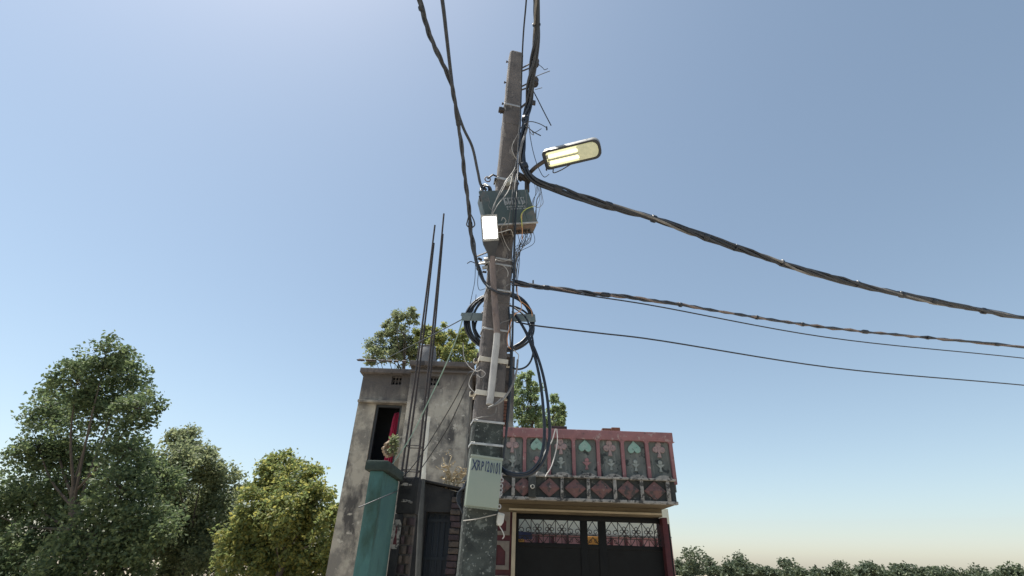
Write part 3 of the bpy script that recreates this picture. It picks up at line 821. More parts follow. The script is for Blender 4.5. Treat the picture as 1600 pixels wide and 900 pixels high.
for z_ in (473, 190):
    z = zpole(785, z_); a, d = hwid(z) + .004, hdep(z) + .004
    MB().tube([PM @ V(p) for p in ((-a, -d, z), (a, -d, z), (a, d, z), (-a, d, z))], .0028, 5, closed=True).build('binding_wire', M['wire_grey'], pole)
# through-bolts and shackle insulators near the top
for (px, py, ln) in ((797, 93, .05), (794, 126, .055), (792, 160, .05)):
    z = zpole(806, py); a = hwid(z)
    p = PM @ V((-a, 0, z)); q = PM @ V((a, 0, z))
    o = MB().tube([p - TX * ln * .55, p - TX * .012, p], .008, 6).build('through_bolt', M['bolt'], pole)
    MB().lathe([(.016, 0), (.016, .014)], 6, frameM(p - TX * .03, NB, AX, TX)).build('nut', M['bolt'], o)
for (px, py) in ((836, 98), (835, 128)):
    z = zpole(806, py) - .02; a = hwid(z)
    c = onp(px, py, .03)
    b0 = PM @ V((a, 0, z))
    for dz in (-.052, .052):
        MB().tube([b0 + AX * dz * .6, c + AX * dz + TX * .015], .010, 5).build('insulator_strap', M['bolt'], pole)
    MB().lathe([(.030, -.050), (.050, -.046), (.054, -.030), (.050, -.018), (.034, -.006), (.034, .006), (.050, .018), (.054, .030), (.050, .046), (.030, .050)], 18,
               frameM(c, TX, NB, AX)).build('insulator', M['porcelain'], pole, smooth=.9)
# end bracket stubs
c = onp(831, 160, .02); z = zpole(806, 160)
b0 = PM @ V((hwid(z), 0, z - .02))
MB().tube([b0, c - TX * .05], .014, 5).build('bracket_arm', M['bolt'], pole)
MB().box((-.045, -.012, -.035), (.045, .012, .035), frameM(c, TX, NB, AX)).build('bracket_plate', M['bolt'], pole, bevel=.004)
c = onp(783, 172, .02)
MB().box((-.03, -.025, -.028), (.035, .025, .028), frameM(c, TX, NB, AX)).build('bracket_plate', M['bolt'], pole, bevel=.008)
MB().tube([c - AX * .055, c + AX * .05], .009, 6).build('bracket_bolt', M['bolt'], pole)
# porcelain fuse holder beside the upper clamp
MB().lathe([(.018, -.055), (.034, -.05), (.036, .02), (.026, .05), (.012, .056)], 12, frameM(onp(795, 283, .10), TX, NB, (AX + TX * .4).normalized())).build('fuse_holder', M['white_plastic'], pole, smooth=.8)
# anchor clamp hardware on the left side
a_, b_ = onp(777, 276, .05), onp(762, 279, .06)
MB().tube([a_, onp(770, 273, .07), b_], .010, 6).build('eye_hook', M['bolt'], pole, smooth=.8)
rg = [b_ + TX * .03 * math.cos(t * .785) + AX * (.035 * math.sin(t * .785) - .01) for t in range(8)]
MB().tube(rg, .007, 5, closed=True).build('shackle_ring', M['pipe_rust'], pole)
# cluster of hardware at the lamp pipe's foot
for (px, py, s) in ((755, 411, .035), (758, 418, .028), (750, 405, .022), (761, 405, .03), (757, 425, .02)):
    c = onp(px, py, .05 + random.uniform(-.03, .03))
    R = Matrix.Rotation(random.uniform(0, 3), 3, random.choice('XYZ'))
    MB().box((-s, -s * .5, -s * .45), (s, s * .5, s * .45), frameM(c, R @ TX, R @ NB, R @ AX)).build('connector_block', M['strap' if s > .025 else 'bolt'], pole, bevel=.006)
MB().tube([onp(742, 402, .05), onp(762, 394, .08), onp(770, 393, .09)], .008, 5).build('steel_rod', M['bolt'], pole)
MB().tube([onp(746, 413, .04), onp(775, 407, .09)], .010, 5).build('steel_rod', M['strap'], pole)

def faceframe(TL, TR, BL, off):
    a, b_, c = onp(*TL, off), onp(*TR, off), onp(*BL, off)
    x = (b_ - a).normalized(); dz = c - a
    z = -(dz - x * dz.dot(x)).normalized()
    y = z.cross(x)
    if y.dot(NB) < 0: y = -y
    return frameM(a, x, y, z), (b_ - a).length, -(dz.dot(z))
# ------------------------------------------------------------------ dark green distribution box
F, w_, h_ = faceframe((750, 300), (824, 297), (756, 351), .24)
dep = .24 - .075
dbox = thing('distribution_box', F @ V((w_ / 2, dep, -h_)), 'dark green metal distribution box with pale markings clamped high on the pole', 'electrical box')
MB().box((0, .012, -h_ + .004), (w_, dep, -.004), F).build('case', M['box_green'], dbox, bevel=.006)
MB().box((-.012, -.006, -h_ - .006), (w_ * .80, .011, .008), F).build('door', M['box_green'], dbox, bevel=.004)
MB().box((w_ * .805, -.004, -h_ - .004), (w_ + .004, .011, .007), F).build('side_flap', M['box_green'], dbox, bevel=.004)
MB().box((-.008, -.010, -h_ - .020), (w_ + .006, .011, -h_ - .0065), F).build('bottom_lip', M['strap'], dbox, bevel=.003)
MB().box((.02, .014, -h_ - .035), (w_ - .01, dep - .01, -h_ + .003), F).build('gland_plate', M['box_rust'], dbox, bevel=.004)
for i in range(9):
    p = F @ V((w_ * (.30 + .07 * i), dep * .5, -h_ - .036))
    MB().tube([p, p - V((0, 0, .028))], .012, 8).build('cable_gland', M['bolt'], dbox)
for k in (.2, .8):
    MB().tube([F @ V((-.014, .004, -h_ * k - .03)), F @ V((-.014, .004, -h_ * k + .03))], .009, 8).build('hinge', M['bolt'], dbox)
# pale stencilled marking: tall strokes over two rows of small ones
b = MB()
strokes = [(.0, .034, .062), (.040, .03, .055), (.078, .026, .072), (.115, .012, .06), (.145, .018, .055), (.178, .02, .066), (.205, .010, .05)]
x0, z0 = w_ * .43, -h_ * .25
for xo, sw, sl in strokes:
    b.box((x0 + xo, -.0085, z0 - .02 - sl), (x0 + xo + sw * .45, -.006, z0), F)
    b.box((x0 + xo, -.0086, z0 - .005), (x0 + xo + sw, -.0061, z0 + .006), F)
    b.box((x0 + xo + sw * .6, -.0086, z0 - .055 - sl * .3), (x0 + xo + sw, -.0061, z0 - .035), F)
for row in (0, 1):
    xo = .012
    while xo < .20:
        s = random.uniform(.008, .020)
        b.box((x0 + xo, -.0085, z0 - .112 - row * .026), (x0 + xo + s, -.006, z0 - .098 - row * .026), F)
        xo += s + random.choice((.005, .006, .02))
b.build('printed_marking', M['pale_print'], dbox)

# ------------------------------------------------------------------ pale green meter box with lettering
F, w_, h_ = faceframe((737, 711), (785.5, 717.5), (727.5, 789), .21)
dep = .21 - .088
mbox = thing('meter_box', F @ V((w_ / 2, dep, -h_)), 'pale green meter box lettered XRP120101 strapped to the tarred pole foot', 'electrical box')
MB().box((.004, .014, -h_ + .004), (w_ - .004, dep, -.004), F).build('case', M['meter_green'], mbox, bevel=.006)
lid = MB().box((0, 0, -h_), (w_, .013, 0), F).build('lid', M['meter_green'], mbox, bevel=.003)
MB().box((-.004, -.006, -.010), (w_ + .004, .02, .006), F).build('rain_lip', M['meter_green'], mbox, bevel=.003)
for i in range(22):
    x = w_ * (i + .5) / 22
    MB().box((x - .0032, .016, -h_ - .012), (x + .0032, .03, -h_ - .0005), F).build('louvre_tooth', M['meter_green'], mbox)
for k in (.42, .54, .63, .70, .95):
    p = F @ V((w_ + .009, .016, -h_ * k))
    ringp = [p + (F.to_3x3() @ V((.011 * math.cos(a * .785), 0, .014 * math.sin(a * .785)))) for a in range(8)]
    MB().tube(ringp, .0045, 5, closed=True).build('hasp_ring', M['strap'], mbox)
for k in range(2):
    MB().tube([F @ V((w_ + .004, .012, -h_ * (.28 + .4 * k))), F @ V((w_ + .004, .012, -h_ * (.38 + .4 * k)))], .006, 8).build('hinge', M['strap'], mbox)
txt = 'XRP120101'
xs_ = [.025, .200, .335, .450, .545, .650, .742, .838, .930]
hs_ = [.072, .066, .064, .070, .072, .070, .070, .076, .078]
sxs = [.54, .44, .42, .40, .36, .33, .40, .33, .40]
tb = []
for chx, xo, hh, sxx, dz in zip(txt, xs_, hs_, sxs, (0, .004, .003, .003, .0, -.004, -.004, -.006, -.007)):
    cu_ = bpy.data.curves.new('t', 'FONT'); cu_.body = chx; cu_.size = hh * 1.45; cu_.extrude = .0012; cu_.offset = .0012
    to = bpy.data.objects.new('t', cu_); COL.objects.link(to)
    dg = bpy.context.evaluated_depsgraph_get()
    me = bpy.data.meshes.new_from_object(to.evaluated_get(dg))
    tb.append((me, xo, sxx, dz, random.uniform(-.05, .05)))
    bpy.data.objects.remove(to)
b = MB()
for me, xo, sxx, dz, rt_ in tb:
    X = Matrix.Translation((w_ * (.02 + xo * .93), -.0018, -h_ * .30 + dz)) @ Matrix.Rotation(rt_, 4, 'Y') @ Matrix.Diagonal((sxx, 1, 1, 1)) @ Matrix.Rotation(math.pi / 2, 4, 'X')
    b.add([v.co for v in me.vertices], [tuple(p.vertices) for p in me.polygons], F @ X)
b.build('lettering', M['ink'], lid)

# ------------------------------------------------------------------ small white junction box on the pole's right edge
F, w_, h_ = faceframe((778.5, 800), (789, 802), (775.5, 820), .10)
jb = thing('junction_box', F @ V((w_ / 2, .03, -h_)), 'small white plastic junction box on the pole edge below the meter box', 'junction box')
MB().prism([(0, -h_ * .75), (w_ * .15, -h_), (w_ * .75, -h_), (w_, -h_ * .7), (w_, -.004), (.0, 0)], 0, .05, F).build('case', M['white_plastic'], jb, bevel=.006)
MB().box((.006, -.004, -h_ * .32), (w_ - .006, -.0005, -.012), F).build('cover', M['white_plastic'], jb, bevel=.0015)
MB().tube(spline([F @ V((w_ * .5, .02, -h_)), onp(786, 832, .09), onp(787.5, 838, .09), onp(785, 842, .085)], 5), .004, 5).build('tail_wire', M['wire_white'], jb)

# ------------------------------------------------------------------ LED lamp on its bent conduit
led = thing('led_street_lamp', onp(765, 632, .11), 'lit white LED street lamp with black body on a bent rusty conduit', 'street lamp')
pp = [onp(769, 402, .13), onp(771, 440, .125), onp(774.5, 490, .12), onp(776.5, 522, .12), onp(773, 560, .125), onp(769, 596, .125), onp(765, 632, .125)]
pts = spline(pp, 6)
k = len(pts) * 3 // 6
MB().tube(pts[:k + 1], .029, 14).build('rusty_conduit', M['pipe_rust'], led, smooth=.8)
MB().tube(pts[k:], .0295, 14).build('pale_conduit', M['pipe_pale'], led, smooth=.8)
H0, H1 = onp(769, 404, .13), onp(763.5, 336, .34)
hz_ = (H1 - H0).normalized()
hx_ = TX - hz_ * TX.dot(hz_); hx_.normalize()
hy_ = hz_.cross(hx_)
if hy_.dot(NB) < 0: hy_ = -hy_
HL = (H1 - H0).length
F = frameM(H0, hx_, hy_, hz_)
w2 = .074
outl = [(-.034, 0), (.034, 0), (.036, HL * .12), (w2 * .95, HL * .34), (w2, HL * .42), (w2, HL - .015), (w2 - .015, HL), (-w2 + .015, HL), (-w2, HL - .015), (-w2, HL * .42), (-w2 * .95, HL * .34), (-.036, HL * .12)]
MB().prism(outl, -.012, .055, F).build('housing', M['black_plastic'], led, bevel=.010)
pz0, pz1 = HL * .46, HL - .012
fr = MB().box((-w2 - .002, -.020, pz0 - .022), (w2 + .002, -.0125, pz1 + .014), F).build('panel_frame', M['lamp_grey'], led, bevel=.003)  # real border; its pale grey also stands in for the panel's glow falloff
MB().box((-w2 + .011, -.0235, pz0 + .002), (w2 - .011, -.0205, pz1 - .006), F).build('led_panel', M['led'], led)

# ------------------------------------------------------------------ fluorescent street light
S0, S1 = at(850.5, 251, 3.80), at(938, 230, 3.58)
sxv = (S1 - S0).normalized(); SL = (S1 - S0).length
tocam = (CAM - (S0 + S1) / 2).normalized()
sdn = (tocam * .75 + V((0, 0, -1)) * .55)
sdn = (sdn - sxv * sdn.dot(sxv)).normalized()
syv = sdn.cross(sxv).normalized()
F = frameM(S0, sxv, syv, -sdn)                       # local x along the lamp, -z out of the diffuser
if syv.z < 0: F = frameM(S0, sxv, -syv, -sdn); syv = -syv
sl = thing('tube_street_light', onp(815, 280, .04), 'long lit fluorescent street light with dusty diffuser beside the pole', 'street lamp')
hw_ = .098
def rrect(x0, x1, h, r, n=5, taper=0):
    o = []
    for cx, cy, a0 in ((x1 - r, h - r, 0), (x0 + r * .5, h - taper - r * .5, 90), (x0 + r * .5, -h + taper + r * .5, 180), (x1 - r, -h + r, 270)):
        rr_ = r if a0 in (0, 270) else r * .5
        for k_ in range(n):
            a = math.radians(a0 + 90 * k_ / (n - 1)); o.append((cx + rr_ * math.cos(a), cy + rr_ * math.sin(a)))
    return o
def slab(poly, z0, z1, Fm):
    n = len(poly)
    return MB().add([(x, y, z0) for x, y in poly] + [(x, y, z1) for x, y in poly], [tuple(range(n - 1, -1, -1)), tuple(range(n, 2 * n))] + [(i, (i + 1) % n, (i + 1) % n + n, i + n) for i in range(n)], Fm)
slab(rrect(-.0, SL, hw_, .07), .0, .085, F).build('housing', M['lamp_grey'], sl, bevel=.02)
rimo, rimi = rrect(-.004, SL + .006, hw_ + .006, .075), rrect(.03, SL - .022, hw_ - .016, .06)
n = len(rimo)
MB().add([(x, y, -.022) for x, y in rimo] + [(x, y, -.022) for x, y in rimi] + [(x, y, -.001) for x, y in rimo] + [(x, y, -.001) for x, y in rimi],
         [(i, i + n, (i + 1) % n + n, (i + 1) % n) for i in range(n)] + [(i, (i + 1) % n, (i + 1) % n + 2 * n, i + 2 * n) for i in range(n)] + [(i + n, i + 3 * n, (i + 1) % n + 3 * n, (i + 1) % n + n) for i in range(n)] + [(i + 2 * n, (i + 1) % n + 2 * n, (i + 1) % n + 3 * n, i + 3 * n) for i in range(n)],
         F).build('rim', M['black_plastic'], sl, bevel=.003)
slab(rrect(.031, SL - .024, hw_ - .018, .058), -.006, -.0012, F).build('reflector', M['tube_back'], sl)
for s in (-.036, .036):
    MB().tube([F @ V((.05, s, -.018)), F @ V((SL * .62, s, -.018))], [.019, .019], 10).build('tube', M['tube'], sl, smooth=.9)
    MB().lathe([(.0195, 0), (.0195, .022)], 10, frameM(F @ V((.036, s, -.018)), F.to_3x3() @ V((0, 1, 0)), F.to_3x3() @ V((0, 0, 1)), F.to_3x3() @ V((1, 0, 0)))).build('tube_cap', M['lamp_grey'], sl)
slab(rrect(SL * .60, SL - .026, hw_ - .020, .05), -.028, -.0065, F).build('diffuser_end', M['diffuser'], sl, bevel=.01)
MB().box((.045, -.006, -.030), (SL * .60, .006, -.007), F).build('divider', M['lamp_grey'], sl)
aa = [onp(812, 281, .05), onp(822, 276, .06), at(836, 262, 3.83), F @ V((.05, -.0, .045))]
MB().tube(spline(aa, 6), .022, 10).build('arm', M['bolt'], sl, smooth=.8)
MB().tube([onp(808, 272, .06), onp(829, 284, .06)], .035, 6).build('arm_clamp', M['bolt'], sl, bevel=.004)
MB().tube([onp(823.5, 284, .05), onp(823.5, 300, .05)], .026, 8).build('arm_stub', M['bolt'], sl)
MB().tube(spline([F @ V((.07, -hw_ - .01, .0)), F @ V((.06, -hw_ - .05, -.01)), F @ V((.14, -hw_ - .04, -.02)), F @ V((.26, -hw_ - .005, -.01))], 5), .006, 5).build('latch_wire', M['bolt'], sl)
for s in (-1, 1):
    MB().tube([F @ V((.02 + .03 * s, -hw_ - .0, .02)), F @ V((.02 + .03 * s, -hw_ - .022, .02))], .008, 6).build('clip', M['bolt'], sl)

# ------------------------------------------------------------------ cross arm and coil behind the pole
F, w_, h_ = faceframe((721, 488.3), (836, 491), (721, 500.5), -.11)
ca = thing('cross_arm', F @ V((w_ / 2, 0, -h_ / 2)), 'grey steel cross arm bolted behind the pole through the cable coil', 'bracket')
b = MB().box((0, 0, -h_), (w_, .006, 0), F).box((0, .006, -.006), (w_, .06, 0), F)
b.build('angle_bar', M['arm_grey'], ca, bevel=.002)
for k in (.47, .53):
    MB().tube([F @ V((w_ * k, -.05, -h_ / 2)), F @ V((w_ * k, .03, -h_ / 2))], .008, 6).build('arm_bolt', M['bolt'], ca)
coil = thing('cable_coil', onp(780, 548, -.20), 'coil of spare black cable hung behind the pole on the cross arm', 'cable')
for (cx, cy, rx, ry, r) in ((780, 503, 54, 45, .0115), (780, 503, 50.5, 43, .0115), (783, 503, 50, 46, .0115), (788, 513, 46, 36, .0105), (784, 504, 45.5, 45, .0115), (786, 500, 46, 44, .0095)):
    pts = []
    for k in range(28):
        a = 2 * math.pi * k / 28
        pts.append(onp(cx + rx * math.cos(a), cy + ry * math.sin(a), -.155 - random.uniform(0, .012) - .03 * (r < .0113)))
    MB().tube(spline(pts, 2, True), r, 8, closed=True).build('loop', M['cable'], coil, smooth=.9)

# ================================================================== cables
def cable(pts, r, label, name='cable', mt='cable', sub=8, n=8, group='heavy cables on the pole'):
    o = MB().tube(spline(pts, sub), r, n).build(name, M[mt], smooth=.9)
    return tag(o, label, 'cable', group)
def bundle(pts, k, r, rad, turns, label, mts=('cable',), name='cable_bundle', n=6, sub=12):
    c = spline(pts, sub)
    th = thing(name, c[0], label, 'cable', 'heavy cables on the pole')
    L = [0]
    for i in range(1, len(c)): L.append(L[-1] + (c[i] - c[i - 1]).length)
    fr_ = []; u = None
    for i in range(len(c)):
        t = (c[min(i + 1, len(c) - 1)] - c[max(i - 1, 0)]).normalized()
        if u is None: u = t.orthogonal()
        u = (u - t * u.dot(t)).normalized()
        fr_.append((u.copy(), t.cross(u)))
    for s in range(k):
        q = []
        for i, p in enumerate(c):
            u, v = fr_[i]
            a = 2 * math.pi * (s / k + turns * L[i]) + .5 * math.sin(L[i] * 5 + s)
            rr_ = rad * (1 + .35 * math.sin(L[i] * 3.1 + 2 * s))
            q.append(p + (u * math.cos(a) + v * math.sin(a)) * rr_)
        MB().tube(q, r, n).build('strand', M[mts[s % len(mts)]], th, smooth=.9)
    nxt, rt_ = .35, random.Random(len(label))
    for i in range(1, len(c) - 1):                       # taped joints and ties
        if L[i] > nxt:
            t = (c[i + 1] - c[i - 1]).normalized(); h2 = rt_.uniform(.012, .05)
            MB().tube([c[i] - t * h2, c[i] - t * h2 * .7, c[i] + t * h2 * .7, c[i] + t * h2], [rad + r * .7, rad * 1.15 + r, rad * 1.15 + r, rad + r * .7], 9).build('cable_tie', M['cable'], th, smooth=.9)
            nxt = L[i] + rt_.uniform(.35, 1.1)
    return th
def P(*a): return [at(*q) for q in a]
def OP(*a): return [onp(*q) for q in a]
# two spans that come in overhead from behind the viewer on the left
bundle([V((-2.2, -6, 5.6)), V((-.95, -.6, 4.85))] + P((655, 0, 1.80), (669, 48, 2.05), (690, 96, 2.33), (706, 135, 2.55), (713, 172, 2.76), (720, 222, 3.02), (727, 280, 3.30), (733, 330, 3.55), (738, 380, 3.75), (745, 412, 3.84), (757, 440, 3.86), (768, 452, 3.84)),
       3, .0100, .0095, 2.2, 'thick twisted cable curving from the top left down to the clamps below the lamp', ('cable_grey', 'cable'))
cable([V((-2.0, -6, 6.0)), V((-.75, -.6, 5.35))] + P((691, 0, 2.0), (697, 50, 2.25), (704.5, 115, 2.64), (711, 160, 2.98), (724, 200, 3.28), (738, 230, 3.5), (746.5, 268, 3.7), (752, 290, 3.78), (760, 297, 3.8)),
      .0145, 'single black cable from the top edge ending in a knot above the green box', mt='cable_grey')
ring = [at(758 + 6.5 * math.cos(a), 296 + 7 * math.sin(a), 3.78 + .02 * math.sin(2 * a)) for a in [k * math.pi / 5 for k in range(10)]]
kn = thing('cable_knot', ring[0], 'looped black knot of cable hanging at the green box corner', 'cable', 'heavy cables on the pole')
MB().tube(spline(ring, 3, True), .013, 8, closed=True).build('loop', M['cable'], kn, smooth=.9)
MB().tube(spline([p + V((.02, -.02, -.03)) for p in ring], 3, True), .011, 8, closed=True).build('loop', M['cable'], kn, smooth=.9)
MB().tube(spline(P((757, 303, 3.78), (756, 310, 3.77), (760, 312, 3.77), (764, 306, 3.77)), 4), .010, 8).build('tail', M['cable'], kn, smooth=.9)
# dead-end clip loops on the twisted span
for s, lab in ((-1, 'left dead-end loop of wire on the twisted cable beside the LED lamp'), (1, 'right dead-end loop of wire on the twisted cable beside the LED lamp')):
    cable(P((734, 332, 3.55), (735.5 + 5 * s, 345, 3.6), (735.5 + 6 * s, 352, 3.63), (736, 357, 3.66)), .006, lab, 'dead_end_loop', 'wire_dark')
cable(P((738.5, 368, 3.70), (742, 380, 3.72), (743, 395, 3.76), (745, 404, 3.8)), .007, 'short jumper hanging beside the twisted cable above the clamps', 'jumper_cable', 'wire_dark')
# heavy bundle coming in overhead, tied to the pole and leaving to the right
bundle([V((.6, -6, 8.2)), V((.22, -.2, 6.95))] + P((838, -2, 2.80), (838, 50, 3.12), (833, 100, 3.46), (829, 130, 3.66), (826, 160, 3.84), (820, 192, 3.86), (816.5, 230, 3.86), (820, 262, 3.86), (835, 281, 3.88), (862, 292, 3.93), (900, 306, 4.0), (950, 321, 4.12), (1006, 337, 4.3)) + [V((3.6, 4.95, 4.78)), V((6.6, 5.75, 4.72)), V((20, 9.4, 5.6))],
       6, .0150, .025, .55, 'heavy bundle of black cables dropping along the pole and swinging off right', ('cable', 'cable_grey', 'cable', 'wire_grey', 'cable', 'cable_grey'))
cable([V((.3, -6, 8.0)), V((.12, -.2, 6.9))] + P((822.5, -2, 2.80), (818, 50, 3.12), (815.5, 100, 3.46), (814.5, 140, 3.72), (812.5, 200, 3.84), (810, 260, 3.83), (806, 330, 3.70), (803.5, 400, 3.8), (802, 460, 3.82), (800.5, 540, 3.86), (798, 600, 3.88), (793, 660, 3.9), (786, 720, 3.92)),
      .0085, 'straight black cable running down the whole right edge of the pole')
# spans leaving to the right
bundle(OP((800, 441, .05)) + P((812, 444, 3.9), (850, 449, 3.96), (900, 455, 4.0), (950, 461, 4.06), (1006, 467.5, 4.13)) + [V((3.4, 4.85, 4.0)), V((6.5, 5.7, 4.23)), V((20, 9.4, 5.0))],
       3, .0105, .0115, 2.2, 'upper twisted cable leaving the middle of the pole to the right', ('cable_grey', 'pipe_rust', 'cable'))
cable(OP((800, 446, .05)) + P((812, 446, 3.88), (860, 452.5, 3.95), (920, 462, 4.02), (1006, 475, 4.11)) + [V((3.4, 4.8, 3.85)), V((6.5, 5.6, 4.02)), V((20, 9.3, 4.8))],
      .0065, 'thin black cable sagging just below the twisted one on the right', mt='cable')
cable(OP((800, 437, .05)) + P((815, 440, 3.9), (832, 445, 3.93), (845, 447, 3.95)), .007, 'short upper tail of the dead-end clamp at the pole middle', 'dead_end_tail', 'wire_dark')
dc = thing('dead_end_clamp', at(833, 443, 3.93), 'small dead-end clamp with upright pin on the right-hand twisted cable', 'clamp')
MB().tube(P((833, 438, 3.93), (833, 446, 3.93)), .007, 6).build('pin', M['bolt'], dc)
MB().tube(P((826, 443.6, 3.92), (846, 447.5, 3.95)), .012, 8).build('grip', M['strap'], dc)
cable(OP((806, 503, -.1)) + P((835, 508.5, 3.98), (880, 514, 4.02), (940, 521, 4.08), (1006, 528.5, 4.14)) + [V((3.4, 4.85, 3.52)), V((6.5, 5.7, 3.70)), V((20, 9.4, 4.4))],
      .0075, 'lowest black cable leaving the cross arm to the right')
# hanging loop pair on the right
for dx, r, lab in ((0, .0125, 'inner hanging black cable loop falling from the cross arm to behind the meter box'), (8, .0125, 'outer hanging black cable loop falling from the cross arm to behind the meter box')):
    cable(OP((801, 487, -.06)) + P((812, 502, 3.99), (823 + dx * .1, 522, 3.98), (834 + dx * .5, 552, 3.97), (843 + dx * .8, 590, 3.96), (849 + dx, 640, 3.95), (850 + dx, 690, 3.94), (842 + dx * .8, 722, 3.93), (826 + dx * .6, 738 + dx * .25, 3.93), (808 + dx * .3, 741 + dx * .4, 3.93), (792, 737 + dx * .4, 3.94), (780, 728, 3.98)),
          r, lab, 'hanging_cable')
cable(OP((800, 478, -.1)) + P((822, 497, 4.0), (833, 535, 3.99), (831, 560, 3.98), (822, 573, 3.97), (808, 577, 3.95)) + OP((797, 572, .04)), .0085, 'thin black loop swinging under the coil to the upper white clamp', 'hanging_cable')
cable(P((809, 562, 3.9), (807, 580, 3.88), (801, 600, 3.86), (793, 615, 3.84), (783, 627, 3.82), (772, 633, 3.8), (763, 637, 3.79)), .0085, 'dark lead drooping across the pole below the conduit end', 'hanging_cable', 'wire_grey')
cable(OP((795, 480, .08), (797, 520, .07), (798, 560, .06), (796, 600, .06), (793, 640, .06), (790, 690, .06)), .008, 'black cable running down the right side below the coil')
cable(OP((748, 426, .07), (757, 442, .12), (768, 452, .17), (780, 458, .17), (795, 460, .09)), .011, 'black cable crossing in front of the pipe under the clamps')
# bunch hanging left of the meter box
LB = ['outermost', 'second outermost', 'third outermost', 'third innermost', 'second innermost', 'innermost'][::-1]
for k in range(6):
    cable(OP((729 - k * .6, 752 + k * 2, -.02), (722 - k * 1.2, 765 + k, -.04), (719 - k * .8, 785, -.04), (722 - k * .4, 800 - k, -.02), (728, 812, .0)), .006, LB[k] + ' black loop of the bunch at the left edge of the meter box', 'bunched_cable', group='loops bunched beside the meter box')

# ------------------------------------------------------------------ thin wires
def wire(pts, r, mt, label, name='wire'):
    return tag(MB().tube(spline(pts, 6), r, 5).build(name, M[mt], smooth=1), label, 'wire', 'thin wires tangled round the pole')
cable(P((830, 136, 3.78), (840, 155, 3.8), (850, 175, 3.82), (861, 196, 3.84)), .0065, 'stiff cut wire tail hanging from the lower insulator', 'wire_tail', 'wire_dark')
wire(P((836, 140, 3.78), (847, 137, 3.78)), .004, 'wire_dark', 'short stub sticking out just under the lower insulator')
wire(P((836, 120, 3.75), (848, 115, 3.75), (859, 111, 3.76)), .005, 'wire_dark', 'short stub pointing up right between the two insulators')
wire(P((842, 101, 3.72), (848, 106, 3.72), (851, 109, 3.72), (856, 107, 3.72)), .004, 'wire_dark', 'frayed wire tail at the upper insulator')
wire(P((818, 195, 3.82), (828, 190, 3.82), (842, 193, 3.82), (855, 200, 3.82)), .005, 'wire_dark', 'curved wire end poking right below the bracket plates')
wire(P((854, 198, 3.82), (854.5, 203, 3.82)), .009, 'wire_dark', 'small taped tip on the curved wire end', 'taped_tip')
wire(P((822, 196, 3.82), (832, 205, 3.82), (845, 212, 3.82)), .006, 'wire_dark', 'dark cut wire end slanting down right under the bracket')
wire(P((833, 208, 3.82), (838, 206, 3.82), (846, 201, 3.82)), .004, 'wire_dark', 'thin wire whisker crossing the slanting cut end')
wire(P((821, 197, 3.81), (826, 200, 3.81), (830, 209, 3.81), (834, 211, 3.81), (830, 203, 3.81)), .0035, 'wire_grey', 'tiny wire curl under the bracket plates')
def jig(pts, a=1.5):
    return [onp(x + random.uniform(-a, a), y + random.uniform(-a, a), o) for x, y, o in pts]
